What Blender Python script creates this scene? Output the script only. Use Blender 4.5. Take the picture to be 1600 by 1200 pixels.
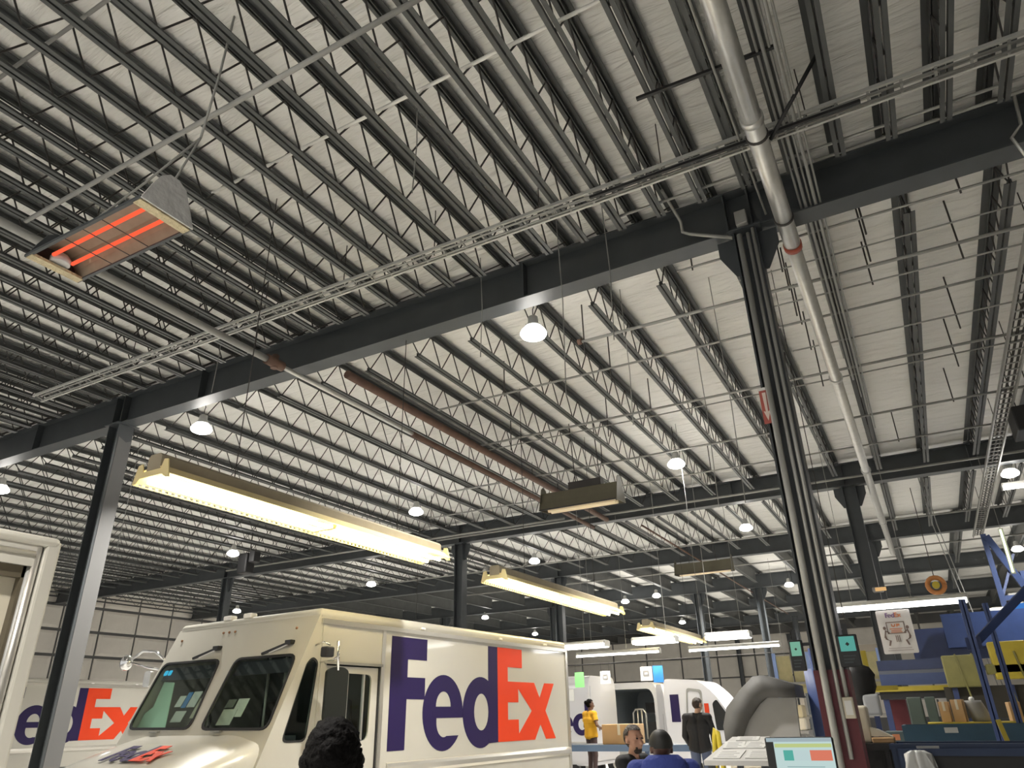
import bpy, bmesh, math, random
import numpy as np
from mathutils import Vector, Matrix, noise
from mathutils.geometry import tessellate_polygon
random.seed(7)
C = bpy.context.scene.collection
PI = math.pi
for o in list(bpy.data.objects):
    bpy.data.objects.remove(o)

# ------------------------------------------------------------------ camera, world, exposure
cam_data = bpy.data.cameras.new('camera')
cam = bpy.data.objects.new('camera', cam_data); C.objects.link(cam)
cam_data.sensor_width = 36.0
cam_data.lens = 1109.44 / 1600 * 36.0
cam_data.clip_end = 300
YAW, PITCH, ROLL = -0.49531701, 0.43932021, -0.0225579
fwd = Vector((math.sin(YAW) * math.cos(PITCH), math.cos(YAW) * math.cos(PITCH), math.sin(PITCH)))
rt = Vector((math.cos(YAW), -math.sin(YAW), 0)); upv = rt.cross(fwd)
r2 = rt * math.cos(ROLL) + upv * math.sin(ROLL)
u2 = -rt * math.sin(ROLL) + upv * math.cos(ROLL)
mw = Matrix((r2, u2, -fwd)).transposed().to_4x4()
mw.translation = Vector((0, 0, 1.7))
cam.matrix_world = mw
bpy.context.scene.camera = cam
sc = bpy.context.scene
sc.view_settings.view_transform = 'Standard'
sc.view_settings.look = 'None'
sc.view_settings.gamma = 1.0
sc.view_settings.use_curve_mapping = False
sc.view_settings.exposure = 0.0
world = bpy.data.worlds.new('world'); sc.world = world
world.use_nodes = True
bgn = world.node_tree.nodes['Background']
bgn.inputs[0].default_value = (1.0, 0.98, 0.95, 1)
bgn.inputs[1].default_value = 0.75          # even fill light, added; enters where the hall is left open
HB_POWER = 20.0                            # each high-bay lamp, scattered by its lens
HB_BEAM = 330.0                            # and its downward beam
HB_COL = (1.0, 0.96, 0.89)

# ------------------------------------------------------------------ materials
MATS = {}
def mat(name, col, rough=0.6, metal=0.0, var=0.0, vscale=6.0, bump=0.0, bscale=20.0, emit=None, estr=0.0, spec=0.5, coat=0.0, stretch=(1, 1, 1)):
    if name in MATS: return MATS[name]
    m = bpy.data.materials.new(name); m.use_nodes = True
    nt = m.node_tree; b = nt.nodes['Principled BSDF']
    b.inputs['Base Color'].default_value = (*col, 1)
    b.inputs['Roughness'].default_value = rough
    b.inputs['Metallic'].default_value = metal
    b.inputs['Specular IOR Level'].default_value = spec
    if coat: b.inputs['Coat Weight'].default_value = coat; b.inputs['Coat Roughness'].default_value = 0.06
    if emit:
        b.inputs['Emission Color'].default_value = (*emit, 1); b.inputs['Emission Strength'].default_value = estr
    if var or bump:
        tc = nt.nodes.new('ShaderNodeTexCoord'); mp = nt.nodes.new('ShaderNodeMapping')
        mp.inputs['Scale'].default_value = stretch
        nt.links.new(tc.outputs['Object'], mp.inputs[0])
    if var:
        n = nt.nodes.new('ShaderNodeTexNoise'); n.inputs['Scale'].default_value = vscale; n.inputs['Detail'].default_value = 5
        nt.links.new(mp.outputs[0], n.inputs['Vector'])
        mx = nt.nodes.new('ShaderNodeMix'); mx.data_type = 'RGBA'
        mx.inputs[6].default_value = (*[c * (1 - var) for c in col], 1)
        mx.inputs[7].default_value = (*[min(1, c * (1 + var)) for c in col], 1)
        nt.links.new(n.outputs[0], mx.inputs[0]); nt.links.new(mx.outputs[2], b.inputs['Base Color'])
    if bump:
        n2 = nt.nodes.new('ShaderNodeTexNoise'); n2.inputs['Scale'].default_value = bscale; n2.inputs['Detail'].default_value = 4
        nt.links.new(mp.outputs[0], n2.inputs['Vector'])
        bp = nt.nodes.new('ShaderNodeBump'); bp.inputs['Strength'].default_value = bump; bp.inputs['Distance'].default_value = 0.05
        nt.links.new(n2.outputs[0], bp.inputs['Height']); nt.links.new(bp.outputs[0], b.inputs['Normal'])
    MATS[name] = m
    return m
def glass(name, tint, refl=0.5):
    if name in MATS: return MATS[name]
    m = bpy.data.materials.new(name); m.use_nodes = True
    nt = m.node_tree; nt.nodes.clear()
    out = nt.nodes.new('ShaderNodeOutputMaterial'); mix = nt.nodes.new('ShaderNodeMixShader')
    tr = nt.nodes.new('ShaderNodeBsdfTransparent'); tr.inputs[0].default_value = (*tint, 1)
    gl = nt.nodes.new('ShaderNodeBsdfGlossy'); gl.inputs['Roughness'].default_value = 0.03
    lw = nt.nodes.new('ShaderNodeLayerWeight'); lw.inputs[0].default_value = refl
    lw.inputs[0].default_value = 0.5
    pw = nt.nodes.new('ShaderNodeMath'); pw.operation = 'POWER'; pw.inputs[1].default_value = 4.0; nt.links.new(lw.outputs['Facing'], pw.inputs[0])
    ma = nt.nodes.new('ShaderNodeMath'); ma.operation = 'MULTIPLY_ADD'; ma.inputs[1].default_value = 0.6; ma.inputs[2].default_value = refl * .12; nt.links.new(pw.outputs[0], ma.inputs[0])
    nt.links.new(ma.outputs[0], mix.inputs[0]); nt.links.new(tr.outputs[0], mix.inputs[1]); nt.links.new(gl.outputs[0], mix.inputs[2])
    nt.links.new(mix.outputs[0], out.inputs[0]); MATS[name] = m
    return m
def emis(name, col, s):
    if name in MATS: return MATS[name]
    m = bpy.data.materials.new(name); m.use_nodes = True
    nt = m.node_tree; nt.nodes.clear()
    out = nt.nodes.new('ShaderNodeOutputMaterial'); e = nt.nodes.new('ShaderNodeEmission')
    e.inputs[0].default_value = (*col, 1); e.inputs[1].default_value = s
    nt.links.new(e.outputs[0], out.inputs[0]); MATS[name] = m
    return m
STEEL = mat('slate_painted_steel', (0.055, 0.062, 0.068), 0.45, var=0.25, vscale=3)
JOIST = mat('charcoal_painted_joist', (0.062, 0.066, 0.066), 0.5, var=0.35, vscale=2.5)
WEB = mat('dark_web_rod', (0.040, 0.036, 0.033), 0.6)
GALV = mat('galvanised_steel', (0.60, 0.60, 0.58), 0.38, metal=0.75, var=0.15, vscale=8)
GREYPIPE = mat('grey_painted_conduit', (0.30, 0.30, 0.285), 0.5, metal=0.2, var=0.15, vscale=4)
RUSTY = mat('rust_brown_pipe', (0.13, 0.075, 0.055), 0.7, var=0.4, vscale=5)
BLACK = mat('black_rubber', (0.012, 0.012, 0.013), 0.5)
WHITEP = mat('white_truck_paint', (0.47, 0.455, 0.405), 0.28, coat=0.5, var=0.03, vscale=2)
ALU = mat('brushed_aluminium', (0.62, 0.60, 0.55), 0.3, metal=0.85)
CHROME = mat('chrome', (0.8, 0.8, 0.8), 0.08, metal=1.0)
PURPLE = mat('deep_purple_vinyl', (0.017, 0.009, 0.062), 0.4, spec=0.3)
ORANGE = mat('orange_red_vinyl', (0.66, 0.050, 0.010), 0.4, spec=0.3)
GLASS = glass('tinted_glass', (0.88, 0.95, 0.92), 0.2)
DARKIN = mat('dark_cab_interior', (0.09, 0.10, 0.10), 0.7)
CREAM = mat('cream_plastic', (0.62, 0.57, 0.46), 0.5)
WHITE = mat('white_card', (0.75, 0.75, 0.73), 0.6)
MAROON = mat('maroon_paint', (0.13, 0.022, 0.030), 0.5, var=0.2)
BLUE = mat('machine_blue_paint', (0.028, 0.046, 0.135), 0.45, var=0.2)
BLUE2 = mat('bright_blue_paint', (0.060, 0.095, 0.25), 0.45, var=0.2)
NAVY = mat('navy_bin_plastic', (0.012, 0.030, 0.085), 0.45, var=0.2)
TEALBIN = mat('teal_blue_panel', (0.02, 0.065, 0.11), 0.45, var=0.2)
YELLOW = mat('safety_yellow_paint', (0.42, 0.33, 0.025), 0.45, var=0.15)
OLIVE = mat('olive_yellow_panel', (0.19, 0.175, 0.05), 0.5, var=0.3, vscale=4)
CARD = mat('brown_cardboard', (0.48, 0.31, 0.16), 0.8, var=0.12)
DKGREEN = mat('dark_green_panel', (0.035, 0.05, 0.04), 0.5, var=0.2)
GREYPL = mat('mid_grey_plastic', (0.28, 0.275, 0.265), 0.5, var=0.1)
DKGREY = mat('dark_grey_cover', (0.085, 0.083, 0.08), 0.6, var=0.2)
VANW = mat('van_white', (0.66, 0.66, 0.69), 0.3, coat=0.4)
VANIN = mat('pale_blue_grey_lining', (0.36, 0.40, 0.43), 0.5)

# ------------------------------------------------------------------ mesh builder
class MB:
    def __init__(s): s.v = []; s.f = []; s.sm = []
    def add(s, vs, fs, smooth=False):
        n = len(s.v); s.v += [tuple(p) for p in vs]
        for i, f in enumerate(fs):
            s.f.append(tuple(k + n for k in f)); s.sm.append(smooth if isinstance(smooth, bool) else smooth[i])
        return s
    def box(s, c, d, M=None):
        x, y, z = d[0] / 2, d[1] / 2, d[2] / 2
        vs = [Vector((sx * x, sy * y, sz * z)) for sz in (-1, 1) for sy in (-1, 1) for sx in (-1, 1)]
        if M is not None: vs = [M @ p for p in vs]
        vs = [p + Vector(c) for p in vs]
        return s.add(vs, [(0, 2, 3, 1), (4, 5, 7, 6), (0, 1, 5, 4), (2, 6, 7, 3), (0, 4, 6, 2), (1, 3, 7, 5)])
    def b2(s, a, b):
        return s.box([(a[i] + b[i]) / 2 for i in range(3)], [abs(b[i] - a[i]) for i in range(3)])
    def bar(s, p0, p1, w, h, up=(0, 0, 1)):
        p0, p1 = Vector(p0), Vector(p1); d = (p1 - p0); L = d.length; d.normalize()
        x = d.cross(Vector(up))
        if x.length < 1e-4: x = d.cross(Vector((1, 0, 0)))
        x.normalize(); z = x.cross(d)
        M = Matrix((x, d, z)).transposed()
        return s.box((p0 + p1) / 2, (w, L, h), M)
    def path(s, pts, r, n=8, caps=True):
        pts = [Vector(p) for p in pts]; rs = r if isinstance(r, (list, tuple)) else [r] * len(pts)
        base = None; rings = []
        for i, p in enumerate(pts):
            d = (pts[min(i + 1, len(pts) - 1)] - pts[max(i - 1, 0)]).normalized()
            if base is None:
                base = d.orthogonal().normalized()
            base = (base - d * base.dot(d)).normalized(); c = d.cross(base)
            rings.append([p + (base * math.cos(2 * PI * k / n) + c * math.sin(2 * PI * k / n)) * rs[i] for k in range(n)])
        vs = [q for rg in rings for q in rg]; fs = []; sm = []
        for i in range(len(pts) - 1):
            for k in range(n):
                fs.append((i * n + k, i * n + (k + 1) % n, (i + 1) * n + (k + 1) % n, (i + 1) * n + k)); sm.append(n > 5)
        if caps:
            fs.append(tuple(range(n - 1, -1, -1))); sm.append(False)
            fs.append(tuple((len(pts) - 1) * n + k for k in range(n))); sm.append(False)
        return s.add(vs, fs, sm)
    def tube(s, a, b, r, n=8): return s.path([a, b], r, n)
    def loft(s, rings, caps=True, smooth=True, closed=True):
        n = len(rings[0]); vs = [q for rg in rings for q in rg]; fs = []; sm = []
        for i in range(len(rings) - 1):
            for k in range(n if closed else n - 1):
                fs.append((i * n + k, i * n + (k + 1) % n, (i + 1) * n + (k + 1) % n, (i + 1) * n + k)); sm.append(smooth)
        if caps:
            fs.append(tuple(range(n - 1, -1, -1))); sm.append(False)
            fs.append(tuple((len(rings) - 1) * n + k for k in range(n))); sm.append(False)
        return s.add(vs, fs, sm)
    def sphere(s, c, r, nu=12, nv=8):
        rr = r if isinstance(r, (tuple, list)) else (r, r, r)
        rings = []
        for j in range(1, nv):
            t = PI * j / nv
            rings.append([(c[0] + rr[0] * math.sin(t) * math.cos(2 * PI * k / nu), c[1] + rr[1] * math.sin(t) * math.sin(2 * PI * k / nu), c[2] - rr[2] * math.cos(t)) for k in range(nu)])
        return s.loft(rings)
    def plate(s, outer, holes, t, o=(0, 0, 0), ux=(1, 0, 0), uy=(0, 0, 1)):
        """flat plate with holes; lies on the plane o+ux,uy, thickness t towards ux x uy"""
        o, ux, uy = Vector(o), Vector(ux), Vector(uy); n = ux.cross(uy).normalized()
        loops = [outer] + list(holes)
        tris = tessellate_polygon([[Vector((p[0], p[1], 0)) for p in lp] for lp in loops])
        pts = [p for lp in loops for p in lp]
        N = len(pts)
        A = [o + ux * p[0] + uy * p[1] for p in pts]; B = [q + n * t for q in A]
        fs = []
        for tr in tris:
            a, b, c = [Vector(pts[i]) for i in tr]
            ar = (b - a).x * (c - a).y - (b - a).y * (c - a).x
            if abs(ar) < 1e-9: continue
            tr = tuple(tr) if ar > 0 else tuple(reversed(tr))
            fs.append(tuple(i + N for i in tr)); fs.append(tuple(reversed(tr)))
        k = 0
        for lp in loops:
            m = len(lp); area = sum(lp[i][0] * lp[(i + 1) % m][1] - lp[(i + 1) % m][0] * lp[i][1] for i in range(m))
            for i in range(m):
                a, b = k + i, k + (i + 1) % m
                ccw = (area > 0) == (lp is outer)
                fs.append((a, b, b + N, a + N) if ccw else (b, a, a + N, b + N))
            k += m
        return s.add(A + B, fs)
    def mesh(s, name, m=None):
        me = bpy.data.meshes.new(name); me.from_pydata(s.v, [], s.f)
        me.polygons.foreach_set('use_smooth', s.sm); me.update()
        if m: me.materials.append(m)
        return me
    def build(s, name, m, parent=None, kind=None, label=None, loc=None):
        o = bpy.data.objects.new(name, s.mesh(name, m)); C.objects.link(o)
        if parent: o.parent = parent
        if kind: o['kind'] = kind
        if label: o['label'] = label
        if loc: o.location = loc
        return o
def tag(o, label, cat, group=None, kind=None):
    o['label'] = label; o['category'] = cat
    if group: o['group'] = group
    if kind: o['kind'] = kind
    return o
def thing(name, label, cat, loc=(0, 0, 0), rz=0.0, group=None):
    o = bpy.data.objects.new(name, None); C.objects.link(o); o.empty_display_size = 0.1
    o.location = loc; o.rotation_euler = (0, 0, rz)
    return tag(o, label, cat, group)
def put(name, me, parent, kind=None):
    o = bpy.data.objects.new(name, me); C.objects.link(o); o.parent = parent
    if kind: o['kind'] = kind
    return o
def copy_tree(o, parent=None):
    c = o.copy(); C.objects.link(c); c.parent = parent
    for ch in list(o.children): copy_tree(ch, c)
    return c
def arc(cx, cy, rx, ry, a0, a1, n=16):
    return [(cx + rx * math.cos(math.radians(a0 + (a1 - a0) * i / n)), cy + ry * math.sin(math.radians(a0 + (a1 - a0) * i / n))) for i in range(n + 1)]
def rounded(pts, r, n=4):
    """round the corners of a polygon"""
    out = []; m = len(pts)
    for i in range(m):
        p, a, b = Vector(pts[i]), Vector(pts[i - 1]), Vector(pts[(i + 1) % m])
        da, db = (a - p), (b - p); k = min(r, da.length * .45, db.length * .45)
        s0, s1 = p + da.normalized() * k, p + db.normalized() * k
        for j in range(n + 1):
            t = j / n; q = s0 * (1 - t) ** 2 + p * 2 * t * (1 - t) + s1 * t * t
            out.append((q.x, q.y))
    return out
def bevbox(a, b, r, seg=3):
    bm = bmesh.new(); bmesh.ops.create_cube(bm, size=1)
    for v in bm.verts: v.co = Vector([(a[i] + b[i]) / 2 + v.co[i] * abs(b[i] - a[i]) for i in range(3)])
    bmesh.ops.bevel(bm, geom=list(bm.edges), offset=r, segments=seg, affect='EDGES', profile=0.5)
    vs = [v.co.copy() for v in bm.verts]; bm.verts.index_update()
    fs = [tuple(v.index for v in f.verts) for f in bm.faces]; bm.free()
    return vs, fs
ORD = ('first second third fourth fifth sixth seventh eighth ninth tenth eleventh twelfth thirteenth fourteenth fifteenth sixteenth seventeenth eighteenth nineteenth '
       'twentieth twenty-first twenty-second twenty-third twenty-fourth twenty-fifth twenty-sixth twenty-seventh twenty-eighth twenty-ninth thirtieth thirty-first '
       'thirty-second thirty-third thirty-fourth thirty-fifth thirty-sixth thirty-seventh thirty-eighth thirty-ninth fortieth forty-first forty-second').split()

# ------------------------------------------------------------------ setting
H_G = 7.2; Z_GT = 7.83; Z_DECK = 7.98; Z_BC = 7.35; Z_TC = 7.89
GY = [7.95, 20.8, 28.7, 37.0, 45.2, 53.4]
def deck_material():
    m = bpy.data.materials.new('vinyl_faced_insulation'); m.use_nodes = True
    nt = m.node_tree; b = nt.nodes['Principled BSDF']; b.inputs['Roughness'].default_value = 0.55
    tc = nt.nodes.new('ShaderNodeTexCoord')
    mp = nt.nodes.new('ShaderNodeMapping'); mp.inputs['Scale'].default_value = (0.5, 3.2, 1)
    nt.links.new(tc.outputs['Object'], mp.inputs[0])
    n1 = nt.nodes.new('ShaderNodeTexNoise'); n1.inputs['Scale'].default_value = 1.6; n1.inputs['Detail'].default_value = 4; n1.inputs['Distortion'].default_value = 0.6
    nt.links.new(mp.outputs[0], n1.inputs['Vector'])
    n2 = nt.nodes.new('ShaderNodeTexNoise'); n2.inputs['Scale'].default_value = 0.9; n2.inputs['Detail'].default_value = 3
    nt.links.new(tc.outputs['Object'], n2.inputs['Vector'])
    mx = nt.nodes.new('ShaderNodeMix'); mx.data_type = 'RGBA'
    mx.inputs[6].default_value = (0.75, 0.74, 0.71, 1); mx.inputs[7].default_value = (0.85, 0.845, 0.82, 1)
    nt.links.new(n2.outputs[0], mx.inputs[0]); nt.links.new(mx.outputs[2], b.inputs['Base Color'])
    bp = nt.nodes.new('ShaderNodeBump'); bp.inputs['Strength'].default_value = 0.9; bp.inputs['Distance'].default_value = 0.14
    nt.links.new(n1.outputs[0], bp.inputs['Height']); nt.links.new(bp.outputs[0], b.inputs['Normal'])
    return m
DECK = deck_material()
def struct(name, mb, m, parent=None):
    return mb.build(name, m, parent, kind='structure')
ceil = struct('ceiling', MB().b2((-37.2, -14, Z_DECK), (12, 62.2, Z_DECK + 0.12)), DECK)
sm = MB().b2((-0.009, -5.1, 0), (0.009, 62, 0.012)).mesh('insulation_seam', mat('seam_tape', (0.5, 0.47, 0.42), 0.6))
CONC = mat('grey_concrete', (0.56, 0.55, 0.52), 0.45, var=0.18, vscale=1.2, bump=0.05)
struct('floor', MB().b2((-37.2, -14, -0.15), (12, 62.2, 0)), CONC)
WPAN = mat('quilted_wall_insulation', (0.62, 0.59, 0.54), 0.6, var=0.12, vscale=1.5, bump=0.5, bscale=2.5)
WBACK = mat('dark_wall_girt', (0.10, 0.10, 0.10), 0.7)
struct('wall_right', MB().b2((12.0, -14, 0), (12.2, 62.2, Z_DECK)), WPAN)
wl = struct('wall_left', MB().b2((-37.2, 8, 0), (-37.0, 62.2, Z_DECK)), WBACK)
def pillow(w, h, d):
    mb = MB(); e = 0.06
    mb.loft([[(-w / 2, 0, -h / 2), (w / 2, 0, -h / 2), (w / 2, 0, h / 2), (-w / 2, 0, h / 2)],
             [(-w / 2, -d * .5, -h / 2), (w / 2, -d * .5, -h / 2), (w / 2, -d * .5, h / 2), (-w / 2, -d * .5, h / 2)],
             [(-w / 2 + e * 3, -d, -h / 2 + e * 2), (w / 2 - e * 3, -d, -h / 2 + e * 2), (w / 2 - e * 3, -d, h / 2 - e * 2), (-w / 2 + e * 3, -d, h / 2 - e * 2)]], smooth=False)
    return mb.mesh('insulation_panel', WPAN)
PME = pillow(1.95, 1.02, 0.09)
for j in range(22):
    for k in range(6):
        o = put('insulation_panel', PME, wl); o.location = (-37.0, 18.2 + 2.05 * j, 2.0 + 1.16 * k); o.rotation_euler = (0, 0, PI / 2)
wf = struct('wall_back', MB().b2((-37.2, 62, 0), (12, 62.2, Z_DECK)), WBACK)
PMF = pillow(2.85, 1.45, 0.08)
for j in range(16):
    for k in range(4):
        o = put('insulation_panel', PMF, wf); o.location = (-34.5 + 2.98 * j, 62.0, 1.9 + 1.56 * k)

# ------------------------------------------------------------------ girders and columns
def girder(i, y, label, x0, x1, stiff):
    t = thing('roof_girder', label, 'girder', ((x0 + x1) / 2, y, H_G))
    cx = (x0 + x1) / 2; a, b = x0 - cx, x1 - cx; d = Z_GT - H_G
    MB().b2((a, -.15, 0), (b, .15, .022)).build('bottom_flange', STEEL, t)
    MB().b2((a, -.15, d - .022), (b, .15, d)).build('top_flange', STEEL, t)
    MB().b2((a, -.009, .022), (b, .009, d - .022)).build('web', STEEL, t)
    for x in stiff:
        MB().b2((x - cx - .009, -.145, .022), (x - cx + .009, .145, d - .022)).build('stiffener', STEEL, t)
girder(0, GY[0], 'dark slate steel girder crossing the whole roof nearest, over the white trucks', -24, 8, [-16.2, -13.43, -13.17, -10.9, -4.0, -1.05, -0.75])
girder(1, GY[1], 'dark steel girder second away, behind the dark reflector heater', -37, 10, [-25, -16, -13.4, -4.0, -1.0, 2])
girder(2, GY[2], 'dark steel girder third away, just behind the second row of columns', -37, 12, [-13.4, -1])
girder(3, GY[3], 'dim steel girder fourth away across the far roof', -37, 12, [-17.7, -5])
girder(4, GY[4], 'dim steel girder fifth away across the far roof', -37, 12, [])
girder(5, GY[5], 'dim steel girder last before the back wall', -37, 12, [])
COLH = H_G
def column(x, y, label, w=0.30, base=None, gusset=True, h=COLH):
    t = thing('steel_column', label, 'column', (x, y, 0))
    f = 0.02
    MB().b2((-w / 2, -w / 2, .02), (-w / 2 + f, w / 2, h - .02)).build('flange', STEEL, t)
    MB().b2((w / 2 - f, -w / 2, .02), (w / 2, w / 2, h - .02)).build('flange', STEEL, t)
    MB().b2((-w / 2 + f, -.008, .02), (w / 2 - f, .008, h - .02)).build('web', STEEL, t)
    MB().b2((-w * .7, -w * .7, h - .02), (w * .7, w * .7, h)).build('cap_plate', STEEL, t)
    MB().b2((-w * .8, -w * .8, 0), (w * .8, w * .8, .02)).build('base_plate', STEEL, t)
    if gusset:
        for s in (-1, 1):
            mb = MB(); mb.plate([(0, 0), (0, -.55), (s * .05, -.55), (s * .22, -.22), (s * .22, 0)][::1 if s < 0 else -1], [], .02, (s * w / 2 * 0 + s * w / 2, .01, h - .02), (1, 0, 0), (0, 0, 1))
            mb.build('gusset', STEEL, t)
    if base:
        MB().loft([[(-w / 2 - .006, -w / 2 - .006, z), (w / 2 + .006, -w / 2 - .006, z), (w / 2 + .006, w / 2 + .006, z), (-w / 2 - .006, w / 2 + .006, z)] for z in (.03, base)], smooth=False).build('painted_base', base and MAROON, t, label='maroon painted guard around the foot')
    return t
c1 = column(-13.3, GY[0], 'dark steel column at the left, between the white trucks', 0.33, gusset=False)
MB().plate([(-.12, .3), (.165, .3), (.165, 6.90), (.05, 6.84), (-.12, 6.92)], [], .006, (.166, 0, 0), (0, 1, 0), (0, 0, 1)).build('lit_flange_face', mat('lit_face_grey', (.13, .13, .13), .6), c1, label='right flange face, light on it painted in as lighter grey')  # lamp light on the right flange, put in as a lighter grey
c2 = column(-0.86, GY[0], 'dark steel column with maroon foot, conduits and two screens', 0.29, base=2.05)
column(-24.9, GY[1], 'far steel column above the middle of the big truck cab roof')
column(-13.4, GY[1], 'far steel column behind the far end of the long warm light fixture', 0.32)
column(-0.92, GY[1], 'grey steel column with red foot behind the lifting sign', 0.34, base=1.95)
column(-1.0, GY[2], 'steel column just behind the column with red foot', 0.3)
column(-13.4, GY[2], 'steel column behind the far end of the second warm fixture', 0.3)
column(-17.7, GY[3], 'distant steel column rising behind the rear of the big truck', 0.32)
column(-9.6, GY[3], 'distant steel column above the parked vans, behind the hung papers', 0.32)
column(-6.6, GY[3], 'distant steel column right of the blue hung paper', 0.32)
column(-24.9, GY[3], 'most distant steel column at the left, near the side wall', 0.32)
for k, (x, y) in enumerate([(-7.0, 50), (-9.3, 61.7), (-5.3, 61.7), (-13.3, 61.7)]):
    t = column(x, y, ['thin dark post standing before the back wall', 'dark wall post left of the vans', 'dark wall post behind the grey chute', 'dark wall post behind the green paper'][k], 0.3, gusset=False, h=H_G)

# ------------------------------------------------------------------ bar joists
def chord_mesh(name, y0, y1, w, h, up):
    mb = MB(); g = 0.022; t = 0.010
    for s in (-1, 1):
        xa, xb = s * g / 2, s * w / 2
        zt = h / 2 if up else -h / 2
        mb.b2((xa, y0, zt - (t if up else 0)), (xb, y1, zt + (0 if up else t)))
        mb.b2((xa, y0, -h / 2), (xa + s * t, y1, h / 2))
    return mb.mesh(name, JOIST)
def web_mesh(y0, y1, yb0, yb1, pitch, r=0.011):
    mb = MB(); dz = Z_TC - Z_BC
    n = max(2, round((yb1 - yb0) / pitch)); p = (yb1 - yb0) / n
    pts = [(0, y0, dz)] + [q for k in range(n) for q in ((0, yb0 + p * k, 0), (0, yb0 + p * (k + .5), dz))] + [(0, yb1, 0), (0, y1, dz)]
    for a, b in zip(pts[:-1], pts[1:]): mb.tube(a, b, r, 5)
    return mb.mesh('web', WEB)
def joist_bay(y0, y1, xs, pitch, labeler, wb=0.115, wt=0.16, short=0.7, solid=False, group=None):
    yc = (y0 + y1) / 2; L = (y1 - y0) / 2; lb = L - short
    mb_ = chord_mesh('bottom_chord', -lb, lb, wb, 0.06, False); mt_ = chord_mesh('top_chord', -L, L, wt, 0.07, True)
    mw_ = None if solid else web_mesh(-L + .12, L - .12, -lb + .05, lb - .05, pitch)
    for i, x in enumerate(xs):
        t = thing('bar_joist', labeler(i, x), 'joist', (x, yc, Z_BC), group=group)
        put('bottom_chord', mb_, t)
        o = put('top_chord', mt_, t); o.location = (0, 0, Z_TC - Z_BC)
        if mw_: put('web', mw_, t)
        else: MB().b2((-.012, -lb, .03), (.012, lb, Z_TC - Z_BC - .03)).build('web', JOIST, t)
PIPE_X = -0.36
def labeler(bay):
    def f(xs):
        left = sorted([x for x in xs if x < PIPE_X], reverse=True); right = sorted([x for x in xs if x >= PIPE_X])
        def g(i, x):
            if x in left: return 'dark steel bar joist %s, %s one left of the galvanised pipe' % (bay, ORD[left.index(x)])
            return 'dark steel bar joist %s, %s one right of the galvanised pipe' % (bay, ORD[right.index(x)])
        return g
    return f
xs1 = [round(-1.71 + 0.5195 * k, 3) for k in range(-33, 10)]
joist_bay(-4.9, 7.9, xs1, 0.6, labeler('overhead before the first girder')(xs1))
xs2 = [round(-2.22 + 1.075 * k, 3) for k in range(-31, 7)]
joist_bay(8.0, 20.75, xs2, 0.66, labeler('between first and second girder')(xs2), wb=0.13, wt=0.2)
joist_bay(20.85, 28.65, xs2, 1.3, labeler('between second and third girder')(xs2), wb=0.13, wt=0.2)
for a, b, nm in ((2, 3, 'third and fourth'), (3, 4, 'fourth and fifth'), (4, 5, 'fifth and sixth')):
    xs3 = [round(-2.3 + 2.1 * k, 3) for k in range(-16, 6)]
    joist_bay(GY[a] + .05, GY[b] - .05, xs3, 1.5, labeler('between %s girders' % nm)(xs3), wb=0.16, wt=0.3, solid=True)
xs3 = [round(-2.3 + 2.1 * k, 3) for k in range(-16, 6)]
joist_bay(GY[5] + .05, 61.95, xs3, 1.5, labeler('behind the last girder')(xs3), wb=0.16, wt=0.3, solid=True)
#--NEXT--

# ------------------------------------------------------------------ high-bay lamps
LENS = emis('lamp_lens_glow', (1.0, 0.97, 0.90), 14.0)
HOUS = mat('lamp_housing_white', (0.55, 0.55, 0.53), 0.4)
def lathe(mb, prof, n=20, c=(0, 0, 0)):
    return mb.loft([[(c[0] + r * math.cos(2 * PI * k / n), c[1] + r * math.sin(2 * PI * k / n), c[2] + z) for k in range(n)] for r, z in prof])
HB_ME = [lathe(MB(), [(.04, .30), (.075, .28), (.085, .17), (.13, .12), (.135, .10), (.10, .095)]).mesh('housing', HOUS),
         lathe(MB(), [(.13, .098), (.19, .03), (.205, -.01), (.185, -.05), (.11, -.085), (.02, -.095)]).mesh('lens', LENS),
         MB().path([(0, 0, .30), (0, 0, .42), (.02, 0, .46), (0, 0, .5), (0, 0, .94)], .008, 6).mesh('hanger_rod', WEB)]
def high_bay(x, y, label, z=7.0, power=None):
    t = thing('high_bay_light', label, 'lamp', (x, y, z), group='round high-bay lamps under the roof')
    put('housing', HB_ME[0], t); put('lens', HB_ME[1], t); put('hanger_rod', HB_ME[2], t)
    ld = bpy.data.lights.new('high_bay_glow', 'POINT'); ld.energy = power or HB_POWER; ld.color = HB_COL; ld.shadow_soft_size = 0.16
    l = bpy.data.objects.new('high_bay_glow', ld); C.objects.link(l); l.parent = t; l.location = (0, 0, -0.24)
    ad = bpy.data.lights.new('high_bay_beam', 'AREA'); ad.shape = 'DISK'; ad.size = .34; ad.energy = HB_BEAM * (2.2 if y > 30 else 1); ad.spread = math.radians(165 if y > 30 else 98); ad.color = HB_COL
    l = bpy.data.objects.new('high_bay_beam', ad); C.objects.link(l); l.parent = t; l.location = (0, 0, -0.11)
    return t
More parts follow.
